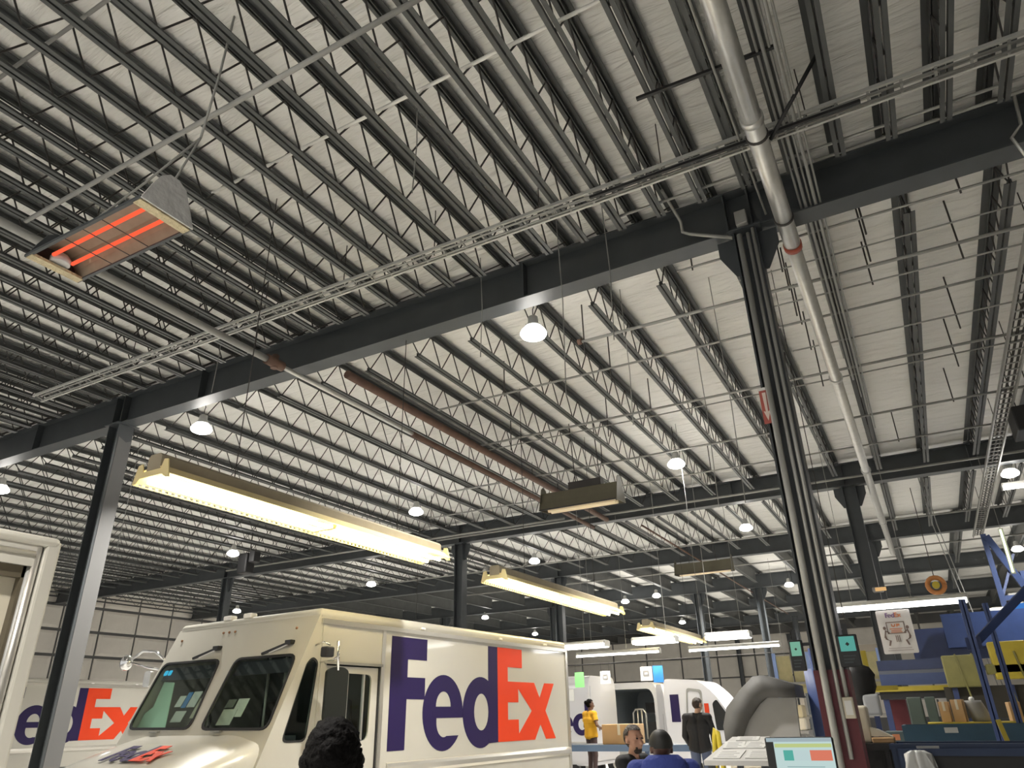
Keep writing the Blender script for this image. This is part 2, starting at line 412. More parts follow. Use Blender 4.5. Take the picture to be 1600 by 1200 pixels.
HB = [(-4.20, 8.5, 'glowing round high-bay lamp hanging just behind the middle of the nearest girder'),
      (-11.62, 8.54, 'glowing high-bay lamp right of the left column, above the long warm fixture'),
      (-4.21, 15.8, 'high-bay lamp in front of the second girder, left of the conduit column'),
      (-11.77, 15.93, 'high-bay lamp above the far end of the long warm fixture'),
      (-4.21, 23.2, 'high-bay lamp above the gap right of the dark reflector heater'),
      (-12.21, 24.06, 'high-bay lamp above the near end of the second warm fixture'),
      (-20.18, 16.91, 'high-bay lamp below the hanging speaker, left of the long fixture'),
      (-20.28, 24.44, 'high-bay lamp above the roof front of the big truck'),
      (-28.29, 16.83, 'high-bay lamp shining just left of the left column'),
      (-13.13, 36.05, 'far high-bay lamp above the third warm fixture'),
      (-22.13, 37.04, 'far high-bay lamp over the rear half of the big truck'),
      (-4.98, 35.75, 'far high-bay lamp tight against the left edge of the conduit column'),
      (-18.98, 8.7, 'high-bay lamp at the left edge under the nearest girder'),
      (2.78, 21.09, 'high-bay lamp at the right edge by the second girder'),
      (3.74, 32.41, 'far high-bay lamp at the right edge above the blue platform'),
      (-11.15, 35.14, 'far high-bay lamp right of the third warm fixture start'),
      (-5.0, 47, 'added high-bay lamp, most distant, right'), (-13.4, 47, 'added high-bay lamp, most distant, middle'), (-24, 47, 'added high-bay lamp, most distant, left'),  # three distant lamps added to brighten the back wall
      (-30.99, 26.74, 'high-bay lamp low over the roof front of the big truck, farthest left')]
HB += [(-4.05, .9, 'high-bay lamp overhead nearer than the nearest girder, middle column'), (-11.7, .9, 'high-bay lamp nearer than the nearest girder, left'),
       (-4.05, -6.7, 'high-bay lamp behind the camera, right row'), (-11.7, -6.7, 'high-bay lamp behind the camera, left row')]
for x, y, lb in HB: high_bay(x, y, lb)

# ------------------------------------------------------------------ warm fluorescent fixtures in a row
TUBEW = emis('warm_tube_glow', (1.0, 0.86, 0.50), 22.0)
TUBEC = emis('cool_tube_glow', (1.0, 0.98, 0.94), 14.0)
REFL = mat('yellowed_enamel_reflector', (0.88, 0.74, 0.38), 0.4)
BALLT = mat('tan_enamel', (0.36, 0.31, 0.22), 0.5, var=.15)
BALL = mat('pale_grey_enamel', (0.55, 0.54, 0.50), 0.45)
def area(name, parent, loc, sx, sy, power, col, rot=(0, 0, 0)):
    ld = bpy.data.lights.new(name, 'AREA'); ld.shape = 'RECTANGLE'; ld.size = sx; ld.size_y = sy; ld.energy = power; ld.color = col
    l = bpy.data.objects.new(name, ld); C.objects.link(l); l.parent = parent; l.location = loc; l.rotation_euler = rot
    return l
def warm_fixture(x, y0, y1, z, label, w=0.50, power=9):
    """industrial reflector fixture, long axis along Y"""
    L = y1 - y0; t = thing('industrial_tube_fixture', label, 'lamp', (x, (y0 + y1) / 2, z)); h = L / 2
    MB().loft([[(-.10, s, .02), (.10, s, .02), (.10, s, .17), (.07, s, .20), (-.07, s, .20), (-.10, s, .17)] for s in (-h, h)], smooth=False).build('ballast_channel', BALLT, t)
    for s in (-1, 1):
        sec = [(s * .10, .05), (s * .15, .045), (s * (w / 2), -.045), (s * (w / 2 + .008), -.045), (s * .155, .055), (s * .10, .06)]
        MB().loft([[(px, yy, pz) for px, pz in (sec if s > 0 else sec[::-1])] for yy in (-h, h)], smooth=False).build('reflector_wing', REFL, t)
        # slotted lower edge of the reflector
        if s > 0: continue
        mb = MB(); n = int(L / .075)
        for k in range(n):
            y = -h + (k + .5) * L / n
            mb.box((s * (w / 2 + .002), y, -.056), (.008, L / n * .5, .026))
        mb.b2((s * (w / 2) - .003, -h, -.076), (s * (w / 2) + .007, h, -.068))
        mb.build('slotted_edge', REFL, t, kind='stuff')
    for e in (-1, 0, 1):
        if e:
            mb = MB(); mb.plate([(-w / 2, -.075), (-w / 2 + .05, -.075), (-.16, -.03), (.16, -.03), (w / 2 - .05, -.075), (w / 2, -.075), (w / 2 - .02, .0), (.22, .11), (.16, .12), (.13, .03), (-.13, .03), (-.16, .12), (-.22, .11), (-w / 2 + .02, .0)], [], .012, (0, e * h, 0), (1, 0, 0), (0, 0, 1))
            mb.build('end_plate', REFL, t)
        else:
            MB().box((0, 0, -.05), (.34, .05, .05)).build('lamp_holder', REFL, t)
    for k in (-1, 1):
        for s in (-1, 1):
            MB().tube((s * .11, k * h / 2 - h / 2 + .05, -.055), (s * .11, k * h / 2 + h / 2 - .05, -.055), .024, 10).build('tube', TUBEW, t)
        mb = MB(); mb.path([(0, k * h * .6, .2), (0, k * h * .6, Z_DECK - z)], .006, 6); mb.build('hanger_rod', WEB, t)
        area('tube_glow', t, (0, k * h / 2, -.12), .4, h * .9, power, (1.0, 0.86, 0.58))
    return t
warm_fixture(-6.22, 4.12, 8.95, 3.92, 'long warm tube fixture nearest, between left column and big truck', .54)
warm_fixture(-6.32, 10.9, 16.55, 3.92, 'warm tube fixture second along, over the rear of the big truck', .54)
warm_fixture(-6.75, 20.0, 25.4, 3.92, 'warm tube fixture third and smallest, above the parked vans', .54)

def strip_light(x0, x1, y, z, label, w=.14, n=1, hang=None, tube_r=.022, power=16, cover=True):
    L = x1 - x0; t = thing('strip_light', label, 'lamp', ((x0 + x1) / 2, y, z)); h = L / 2
    MB().loft([[(s, -w / 2, .03), (s, w / 2, .03), (s, w / 2, .085), (s, w / 2 - .03, .11), (s, -w / 2 + .03, .11), (s, -w / 2, .085)] for s in (-h, h)], smooth=False).build('channel', BALL, t)
    for s in (-1, 1): MB().b2((s * h - .012, -w / 2, -.04), (s * h + .012, w / 2, .09)).build('end_cap', HOUS, t)
    for k in range(n):
        yy = (k - (n - 1) / 2) * w * .42
        MB().tube((-h + .02, yy, -.005), (h - .02, yy, -.005), tube_r, 10).build('tube', TUBEC, t)
    hx = [-2.22 + 1.075 * q for q in range(-31, 7) if x0 - .05 < -2.22 + 1.075 * q < x1 + .05] or [(x0 + x1) / 2]
    for q in sorted({hx[0], hx[-1]}):
        MB().tube((q - (x0 + x1) / 2, 0, .1), (q - (x0 + x1) / 2, 0, (hang or Z_BC - .028) - z), .006, 5).build('hanger_wire', GREYPIPE, t)
    area('strip_glow', t, (0, 0, -.06), L * .9, w, power, (1, .97, .92))
    return t
strip_light(-1.66, .86, 16.4, 3.56, 'bright white strip light above the lifting sign, right of conduit column', w=.26, tube_r=.06, power=30)
strip_light(-8.15, -6.98, 17.6, 3.3, 'wide white strip light by the top rear corner of the big truck', w=.34, n=3, tube_r=.05)
strip_light(-6.27, -5.2, 17.6, 3.3, 'wide white strip light partly behind the third warm fixture', w=.34, n=3, tube_r=.05)
strip_light(-4.5, -3.5, 17.7, 3.3, 'wide white strip light over the man in black, upper right', w=.34, n=3, tube_r=.05)
strip_light(-9.15, -6.6, 20.6, 3.3, 'long thin white strip light over the green hung paper', w=.16)
strip_light(-5.88, -3.42, 21.0, 3.3, 'long thin white strip light left of the small green screen', w=.16)
strip_light(-6.3, -5.3, 34, 2.45, 'distant low white strip light left of the grey chute', w=.3, n=2, tube_r=.07, hang=Z_DECK)
strip_light(2.62, 3.2, 21.9, 6.85, 'pair of white tubes high at the right edge under the girder', w=.3, n=2, tube_r=.035)
t = thing('strip_light', 'slanting bright tube running away above the blue frame at right edge', 'lamp', (2.1, 20, 5.0), rz=0)
MB().bar((0, 0, .48), (.0, .1, -.55), .09, .05).build('channel', BALL, t)
MB().tube((-.01, -.04, .45), (-.01, .06, -.52), .022, 8).build('tube', emis('lime_white_tube', (.85, 1, .6), 2.5), t)
MB().tube((0, 0, .48), (0, 0, 2.35), .006, 5).build('hanger_wire', GREYPIPE, t)

# ------------------------------------------------------------------ heaters
HEAT = emis('red_hot_quartz', (1.0, 0.115, 0.05), 1.15)
HREF = mat('tarnished_reflector', (0.30, 0.275, 0.21), 0.45, metal=0.1, var=0.25, vscale=9)
OLDM = mat('weathered_white_sheet', (0.55, 0.55, 0.55), 0.55, var=0.2, vscale=9, bump=0.4, bscale=10)
CRUST = mat('crusted_cream_rim', (0.58, 0.50, 0.33), 0.8, var=0.3, vscale=25, bump=0.6, bscale=30)
def heater(x0, x1, y, z, label, lit, w=.42, tilt=0, hh=.20):
    L = x1 - x0; h = L / 2; t = thing('infrared_heater', label, 'heater', ((x0 + x1) / 2, y, z)); t.rotation_euler = (tilt, 0, 0)
    mt = WEB if not lit else STEEL
    # trough: outer shell of two bulging wings
    for s in (-1, 1):
        sec = [(0, hh), (s * .12, hh - .01), (s * .19, hh * .45), (s * w / 2, 0), (s * w / 2 - s * .012, 0), (s * .178, hh * .42), (s * .11, hh - .03), (0, hh - .02)]
        MB().loft([[(xx, py, pz) for py, pz in (sec if s < 0 else sec[::-1])] for xx in (-h, h)], smooth=False).build('reflector_wing', HREF if lit else OLIVEG, t)
        MB().b2((-h, s * w / 2 - .014, -.012), (h, s * w / 2 + .014, .014)).build('edge_rail', mt, t)
    for s in (-1, 1):
        mb = MB(); mb.plate([(-w / 2 - .01, -.012), (w / 2 + .01, -.012), (.17, hh * .8), (.11, hh + .10), (.03, hh + .15), (-.05, hh + .15), (-.12, hh + .09), (-.18, hh * .8)], [], .014, (s * h, 0, 0), (0, 1, 0), (0, 0, 1))
        mb.build('end_plate', OLDM if (lit and s > 0) else (OLIVEG if not lit else STEEL), t)
        if lit: MB().b2((s * (h - .012), -w / 2, -.02), (s * (h - .1), w / 2, .006)).build('rim', CRUST, t)
    for s in (-1, 1):
        MB().tube((-h + .14, s * .085, .055 if lit else .0), (h - .1, s * .085, .055 if lit else .0), .017 if lit else .04, 10).build('quartz_tube', HEAT if lit else mat('self_lit_pale_quartz', (.85, .7, .48), .3, emit=(.9, .7, .45), estr=.25), t)  # tubes of unlit heaters get a faint glow of their own
    if lit:
        mb = MB(); lathe(mb, [(.085, .0), (.085, .05), (.055, .09)], 14, (-h + .1, 0, .02)); mb.build('lamp_socket', OLDM, t)
        for k in (-.25, 0, .25):
            MB().bar((k, -w / 2, .0), (k, w / 2, .0), .006, .006).build('guard_wire', STEEL, t)
        area('heater_glow', t, (0, 0, -.03), L * .7, .3, .7, (1, .25, .1))
    return t
OLIVEG = mat('dark_olive_sheet', (0.115, 0.105, 0.072), 0.45, var=0.15)
h1 = heater(-6.16, -4.60, 2.72, 5.45, 'infrared heater with two glowing orange tubes near the left joists', True, w=.46)
mb = MB()
for a, b in (((.35, .1, .2), (.75, .16, .95)), ((-.1, -.1, .2), (.75, .16, .95)), ((.75, .16, .95), (.72, .25, 2.58)), ((.75, .16, .95), (.80, .20, 2.58))):
    mb.path([a, ((a[0] + b[0]) / 2 + .02, (a[1] + b[1]) / 2, (a[2] + b[2]) / 2 - .02), b], .011, 6)
mb.build('hanging_chain', GREYPIPE, h1)
h2 = heater(-7.1, -5.22, 14.6, 6.0, 'unlit dark olive reflector heater hung in front of the second girder', False, w=.56, tilt=math.radians(4), hh=.42)
MB().b2((-.25, -.1, .42), (.55, .1, .58)).build('bracket', WEB, h2)
for k in (-.1, .5): MB().tube((k, 0, .5), (k, -.1, 1.97), .012, 6).build('hanger_rod', WEB, h2)
h3 = heater(-7.5, -5.45, 26.3, 6.3, 'unlit dark reflector heater far off, left of the conduit column', False, w=.56, tilt=math.radians(4), hh=.40)
for k in (-.5, .5): MB().tube((k, 0, .4), (k, -.1, 1.67), .012, 6).build('hanger_rod', WEB, h3)

# ------------------------------------------------------------------ pipes, conduits, tray
def pipe(name, label, cat, pts, r, m, n=8):
    o = MB().path(pts, r, n).build(name, m); return tag(o, label, cat)
t = thing('galvanised_pipe', 'big shiny galvanised pipe running lengthwise under the nearest girder', 'pipe', (PIPE_X, 16, 6.93))
for a, b in ((-4.9, -.4), (-.4, 2.6), (2.6, 5.7), (5.7, 8.05)):
    MB().tube((0, a - 16, 0), (0, b - 16, 0), .098, 20).build('pipe_length', GALV, t)
MB().path([(0, 8.05 - 16, 0), (0, 30 - 16, 0)], .088, 18).build('pipe_length', GALV, t)
for y in (-.4, 2.6, 5.7, 12.5, 18.5, 24.5): MB().tube((0, y - 16.04, 0), (0, y - 15.96, 0), .112, 18).build('coupling', GALV, t)
MB().tube((0, 8.02 - 16, 0), (0, 8.12 - 16, 0), .108, 18).build('red_band', mat('dull_red_paint', (.35, .07, .04), .5), t, label='dull red band on the pipe')
for y in (5.95, 7.45): MB().tube((0, y - 16.015, 0), (0, y - 15.985, 0), .112, 18).build('hanger_ring', WEB, t)
for y in (2.2, 5.95, 13.7, 19): MB().tube((0, y - 16, .1), (0, y - 16, Z_DECK - 6.93), .008, 6).build('hanger_rod', WEB, t)
for k in range(5):
    x = -.16 + .055 * k
    pipe('conduit', 'thin conduit beside the galvanised pipe, %s of the bundle on its right' % ORD[k], 'conduit', [(x, -4.9, 7.26 - .02 * (k % 2)), (x, 12.5 + k, 7.26 - .02 * (k % 2))], [.013, .018, .013, .02, .013][k], GREYPIPE)
pipe('conduit', 'pale conduit tight along the left of the galvanised pipe', 'conduit', [(-.56, -4.9, 7.24), (-.56, 7.7, 7.24)], .014, GREYPIPE)
pipe('strut_channel', 'black strut bar crossing under two joists beside the galvanised pipe', 'strut', [(-1.33, 5.21, 7.26), (.02, 5.26, 7.26)], .024, BLACK, 4)
pipe('strut_channel', 'long black strut bar under the galvanised pipe near the first girder', 'strut', [(-2.3, 6.28, 7.20), (.62, 6.30, 7.20)], .024, BLACK, 4)
pipe('sway_brace', 'black slanting brace rod from galvanised pipe up to a joist', 'brace', [(PIPE_X + .1, 6.15, 6.99), (.36, 5.75, 7.5)], .022, BLACK, 6)
# cable tray in front of girder 1
TRAYM = mat('dull_zinc', (.46, .46, .44), .45, metal=.3)
t = thing('cable_tray', 'ladder cable tray running along the front of the nearest girder', 'cable tray', (-4.5, 6.35, 7.24))
for y, z in ((-.07, .05), (.09, .0)): MB().bar((-9, y, z), (6.7, y, z), .03, .042).build('side_rail', TRAYM, t)
mb = MB()
for k in range(52): mb.bar((-8.9 + .3 * k, -.07, .03), (-8.9 + .3 * k, .09, -.01), .025, .02)
mb.build('rung', GREYPIPE, t, kind='stuff')
for k, (r, dz) in enumerate(((.016, .01), (.012, .03), (.02, -.01))):
    o = MB().path([(-8.8, -.04 + .04 * k, dz), (6.6, -.04 + .04 * k, dz)], r * .7, 6).build('cable', GREYPIPE, t)
for k in range(9): MB().tube((-4.73 + 1.5585 * (k - 2), .0, .0), (-4.73 + 1.5585 * (k - 2), .0, Z_DECK - 7.24), .007, 5).build('hanger_rod', WEB, t)
pipe('conduit', 'thin conduit running above the ladder tray along the nearest girder, upper', 'conduit', [(-3.4, 6.62, 7.5), (7, 6.62, 7.5)], .018, GREYPIPE)
pipe('conduit', 'thin conduit running above the ladder tray along the nearest girder, lower', 'conduit', [(-2.4, 7.05, 7.42), (7, 7.05, 7.42)], .018, GREYPIPE)
pipe('conduit', 'conduit resting at the girder face right of the galvanised pipe', 'conduit', [(.1, 7.5, 7.62), (7, 7.5, 7.62)], .02, GREYPIPE)
# sprinkler pipes
t = thing('sprinkler_pipe', 'long pale sprinkler main running lengthwise left, under the nearest girder', 'pipe', (-8.3, 10, 7.02))
MB().path([(0, -8, .0), (0, -2.75, .0)], .055, 12).build('pipe_length', GREYPIPE, t)
MB().path([(0, -2.75, 0), (0, 1.0, 0)], .04, 10).build('pipe_length', GALV, t)
MB().path([(0, 1.0, 0), (0, 10.5, 0)], .06, 10).build('pipe_length', RUSTY, t, label='rust brown length beyond the girder')
mb = MB(); mb.tube((0, -2.95, 0), (0, -2.6, 0), .085, 12); mb.tube((0, -2.77, -.1), (0, -2.77, .14), .06, 10); mb.build('tee_fitting', RUSTY, t)
for y in (-6, -3.2, 3.2, 6.4): MB().tube((0, y, .05), (0, y, Z_DECK - 7.02), .008, 6).build('hanger_rod', WEB, t)
pipe('sprinkler_pipe', 'rust brown pipe slung beside a joist beyond the nearest girder, left half', 'pipe', [(-7.8, 8.4, 7.175), (-7.8, 20.4, 7.175)], .075, RUSTY, 10)
pipe('sprinkler_pipe', 'thin grey pipe passing above the orange heater, rusty at its left end', 'pipe', [(-8.05, 3.14, 7.02), (-2.2, 3.1, 7.02)], .026, GREYPIPE)
pipe('conduit', 'lit bridging bar, light put in as white, threaded through the near joists', 'conduit', [(-6.4, 4.28, 7.56), (1.8, 4.22, 7.56)], .02, mat('lit_conduit_white', (.85, .84, .80), .5))  # bright light on this conduit is put into its colour as white
pipe('conduit', 'grey bridging bar threaded through the near joists toward the camera side', 'conduit', [(-9, 2.1, 7.7), (2.2, 2.1, 7.7)], .02, GREYPIPE)
rows = [(-1.9, 6.5, 8.42, .017, 'grey conduit row across behind the nearest girder, first of the rows'),
        (-3.9, 6.5, 9.62, .026, 'sprinkler branch pipe with brown end cap behind the nearest girder'),
        (-7.5, 6.5, 10.75, .02, 'grey conduit row behind the nearest girder, above the first glowing lamp'),
        (-1.0, 6.5, 10.1, .014, 'thin conduit right of the conduit column, second row behind girder'),
        (-1.2, 6.5, 9.1, .012, 'thin conduit right of the conduit column, close behind the girder'),
        (-8.0, 6.5, 12.95, .024, 'grey pipe row crossing midway between first and second girder'),
        (-8.0, 6.5, 13.3, .014, 'thin line beside the pipe row midway between first and second girder'),
        (-10.5, 6.5, 15.6, .024, 'pipe row crossing in front of the unlit olive heater'),
        (-0.9, 6.5, 11.8, .014, 'thin conduit right of the conduit column, third row behind girder'),
        (-12.5, 6.5, 17.6, .02, 'pipe row crossing just before the second girder')]
for q, (a, b, y, r, lb) in enumerate(rows):
    t = thing('conduit', lb, 'conduit', (a, y, 7.28))
    MB().path([(0, 0, 0), (b - a, .12, 0)], r, 6).build('pipe_length', GREYPIPE, t)
    for e in range(5):
        x = .3 + (b - a - .8) * (e + .13 * (q % 3)) / 4.3; jx = (a + x + 2.22) / 1.075; jx = (math.floor(jx) + .5) * 1.075 - 2.22 - a
        if jx > .05: MB().tube((jx, .12 * jx / (b - a), -.05 - .2 * ((q + e) % 2)), (jx, .12 * jx / (b - a), Z_DECK - 7.28), .012, 6).build('hanger_rod', WEB, t)
pipe('pipe_cap', 'small rust brown cap on the end of the branch pipe', 'cap', [(-3.94, 9.62, 7.29), (-3.87, 9.62, 7.29)], .05, RUSTY, 10)
for k, (y0, y1, x0, x1) in enumerate([(20.2, 20.2, -14, 6.5), (26, 26, -20, 6), (31, 31, -20, 6), (19.9, 19.9, -24, -9)]):
    pipe('conduit', ['conduit along the second girder front', 'pipe row crossing between second and third girder', 'pipe row crossing beyond the third girder', 'conduit along the second girder, left half'][k], 'conduit', [(x0, y0, 7.28), (x1, y1, 7.28)], .03, GREYPIPE, 6)
pipe('sprinkler_pipe', 'thin rusty pipe running away behind the unlit heater to the far end', 'pipe', [(-6.9, 21, 7.0), (-6.9, 47, 7.0)], .03, RUSTY, 6)
# cable ladder at right along Y
t = thing('cable_tray', 'tall ladder cable tray running away at the right edge', 'cable tray', (2.42, 18, 7.18))
for x in (-.14, .14): MB().bar((x, -9.7, 0), (x, 12, 0), .03, .08).build('side_rail', GREYPIPE, t)
mb = MB()
for k in range(72): mb.bar((-.14, -9.6 + .3 * k, 0), (.14, -9.6 + .3 * k, 0), .025, .02)
mb.build('rung', GREYPIPE, t, kind='stuff')
for k in range(3): MB().tube((-.09 + .09 * k, -9.7, .05), (-.09 + .09 * k, 12, .05), .022, 6).build('cable', WEB, t)
for y in (-8, -4, 0, 4, 8, 11.5): MB().tube((0, y, 0), (0, y, Z_DECK - 7.18), .008, 5).build('hanger_rod', WEB, t)
t = thing('unit_heater', 'black box unit high at the right edge near the tray', 'heater', (2.75, 16.3, 6.8))
mb = MB(); mb.add(*bevbox((-.3, -.4, -.3), (.45, .4, .2), .03)); mb.build('casing', BLACK, t)
for x in (-.15, .15): MB().tube((x, 0, .2), (x, 0, 1.18), .01, 5).build('hanger_rod', WEB, t)
# bent conduits dropping over the girder
pipe('conduit', 'bent grey conduit bending over the nearest girder to the column top', 'conduit', [(-1.62, 7.0, 7.55), (-1.6, 7.72, 7.55), (-1.6, 7.75, 7.40), (-1.52, 7.75, 7.34), (-1.0, 7.75, 7.08)], .022, GREYPIPE)
pipe('conduit', 'bright bent conduit dropping over the nearest girder at right edge', 'conduit', [(2.17, 7.7, 7.78), (2.12, 7.7, 7.35), (2.0, 7.7, 7.22), (2.06, 7.7, 6.9)], .018, GALV)
# conduits on the near column
mk = mat('bare_conduit', (.42, .42, .40), .4, metal=.4)
for k, (x, y, r, z0, z1) in enumerate([(-.92, 7.76, .034, .03, 7.1), (-.82, 7.77, .02, 1.3, 7.1), (-.755, 7.77, .02, 1.8, 7.15)]):
    pipe('conduit', ['fat grey conduit running down the front of the near column', 'thin conduit on the near column, middle of three', 'thin conduit on the near column ending at a small box'][k], 'conduit', [(x, y, z0), (x, y, z1)], r, mk)
t = thing('junction_box', 'small cream box at the end of a conduit on the maroon column foot', 'electrical box', (-.755, 7.77, 1.72))
mb = MB(); mb.add(*bevbox((-.045, -.03, -.09), (.045, .03, .09), .008)); mb.build('box', CREAM, t); MB().b2((-.03, -.036, -.06), (.03, -.03, .06)).build('cover', WHITE, t)
t = thing('junction_box', 'grey box on the girder face above the near column', 'electrical box', (-.86, 7.75, 7.32))
mb = MB(); mb.add(*bevbox((-.07, -.05, -.1), (.07, .05, .1), .01)); mb.build('box', GREYPL, t); MB().b2((-.05, -.056, -.07), (.05, -.05, .07)).build('cover', GREYPIPE, t)
# hanging wires
wires = [(-3.15, 7.2, 7.9, 5.2), (-2.55, 7.4, 7.9, 5.9), (-4.6, 7.6, 7.9, 6.3), (-3.1, 9.5, 7.3, 5.6), (-2.2, 10.3, 7.3, 4.4), (-1.75, 9.9, 7.3, 4.3), (-4.1, 15.75, 7.2, 5.0),
         (-1.35, 11.2, 7.3, 3.0), (-1.25, 11.4, 7.3, 2.4), (-9.3, 6.9, 7.9, 6.6), (-3.6, 4.6, 7.9, 6.6), (-15.2, 9.6, 7.3, 5.2)]
wn = ['before the girder middle', 'right of the girder lamp', 'left of the girder lamp', 'below the lamp right side', 'left of the near column, upper', 'tight left of the near column', 'below the second lamp', 'reaching down to the strip lights, left', 'reaching down to the strip lights, right', 'over the sprinkler fitting', 'among the near joists', 'behind the left column']
for (x, y, z0, z1), w in zip(wires, wn):
    pipe('hanging_wire', 'thin wire hanging from the roof %s' % w, 'wire', [(x, y, Z_DECK), (x + .03, y, (z0 + z1) / 2), (x, y, z1)], .007, GREYPIPE, 5)
t = thing('speaker', 'dark hanging speaker above a lamp, left of the long warm fixture', 'speaker', (-20.25, 17.7, 6.9))
mb = MB(); mb.add(*bevbox((-.35, -.2, -.45), (.1, .2, .25), .05)); mb.build('cabinet', BLACK, t)
mb = MB(); mb.add(*bevbox((.12, -.15, -.1), (.4, .15, .3), .04)); mb.build('horn', BLACK, t); MB().tube((0, 0, .2), (0, 0, 1.08), .02, 6).build('hanger_rod', WEB, t)

# ------------------------------------------------------------------ delivery step van
def fedex(mbP, mbO, put2d):
    """lettering in the (u, z) coordinates of the truck side, 4.8 x 1.55"""
    F = [(1.50, 1.31), (1.87, 1.31), (1.88, 1.98), (2.30, 1.98), (2.30, 2.28), (1.88, 2.28), (1.88, 2.53), (2.33, 2.53), (2.33, 2.84), (1.50, 2.84)]
    put2d(mbP, F, [])
    cx, cz, rx, rz = 2.77, 1.80, .51, .54
    lower = arc(cx, cz, rx, rz, -32, -352 + 0, 40)          # outer contour clockwise from the lower right opening
    outer = [(cx + rx * math.cos(math.radians(-38)), cz + rz * math.sin(math.radians(-38)))] + arc(cx, cz, rx, rz, -38, -366, 40)[1:]
    end = [(cx + rx, cz - .08), (cx - .16, cz - .08)] + arc(cx + .03, cz - .05, .2, .25, 188, 300, 12) + [(cx + .17, cz - .30)]
    e = outer[::-1] + []
    # counter-clockwise outline: start at right end of the bar
    e = [(cx + rx, cz - .08)] + arc(cx, cz, rx, rz, -6, 322, 44) + arc(cx + .02, cz - .13, .19, .22, -68, -172, 12) + [(cx - .17, cz - .08)]
    hole = arc(cx + .0, cz + .08, .19, .22, 0, 180, 14)
    put2d(mbP, e, [hole[::-1]])
    dx, dz = 3.79, 1.80
    d = arc(dx, dz, .51, .54, 62, 298, 30) + [(4.02, 1.40), (4.02, 1.33), (4.31, 1.33), (4.31, 2.85), (4.02, 2.85), (4.02, 2.22)]
    put2d(mbP, d, [arc(dx + .02, dz + .0, .21, .28, 0, 360, 24)[:-1][::-1]])
    EX = [(4.31, 1.33), (5.53, 1.33), (5.74, 1.58), (5.93, 1.33), (6.30, 1.33), (5.94, 1.81), (6.30, 2.29), (5.93, 2.29), (5.74, 2.03), (5.55, 2.29), (4.64, 2.29), (4.64, 2.53), (5.13, 2.53), (5.13, 2.85), (4.31, 2.85)]
    arrow = [(4.63, 1.67), (4.63, 1.95), (4.98, 1.95), (4.98, 2.18), (5.44, 1.81), (4.98, 1.44), (4.98, 1.67)]
    put2d(mbO, EX, [arrow[::-1]] if False else [arrow])
TW = 3.05
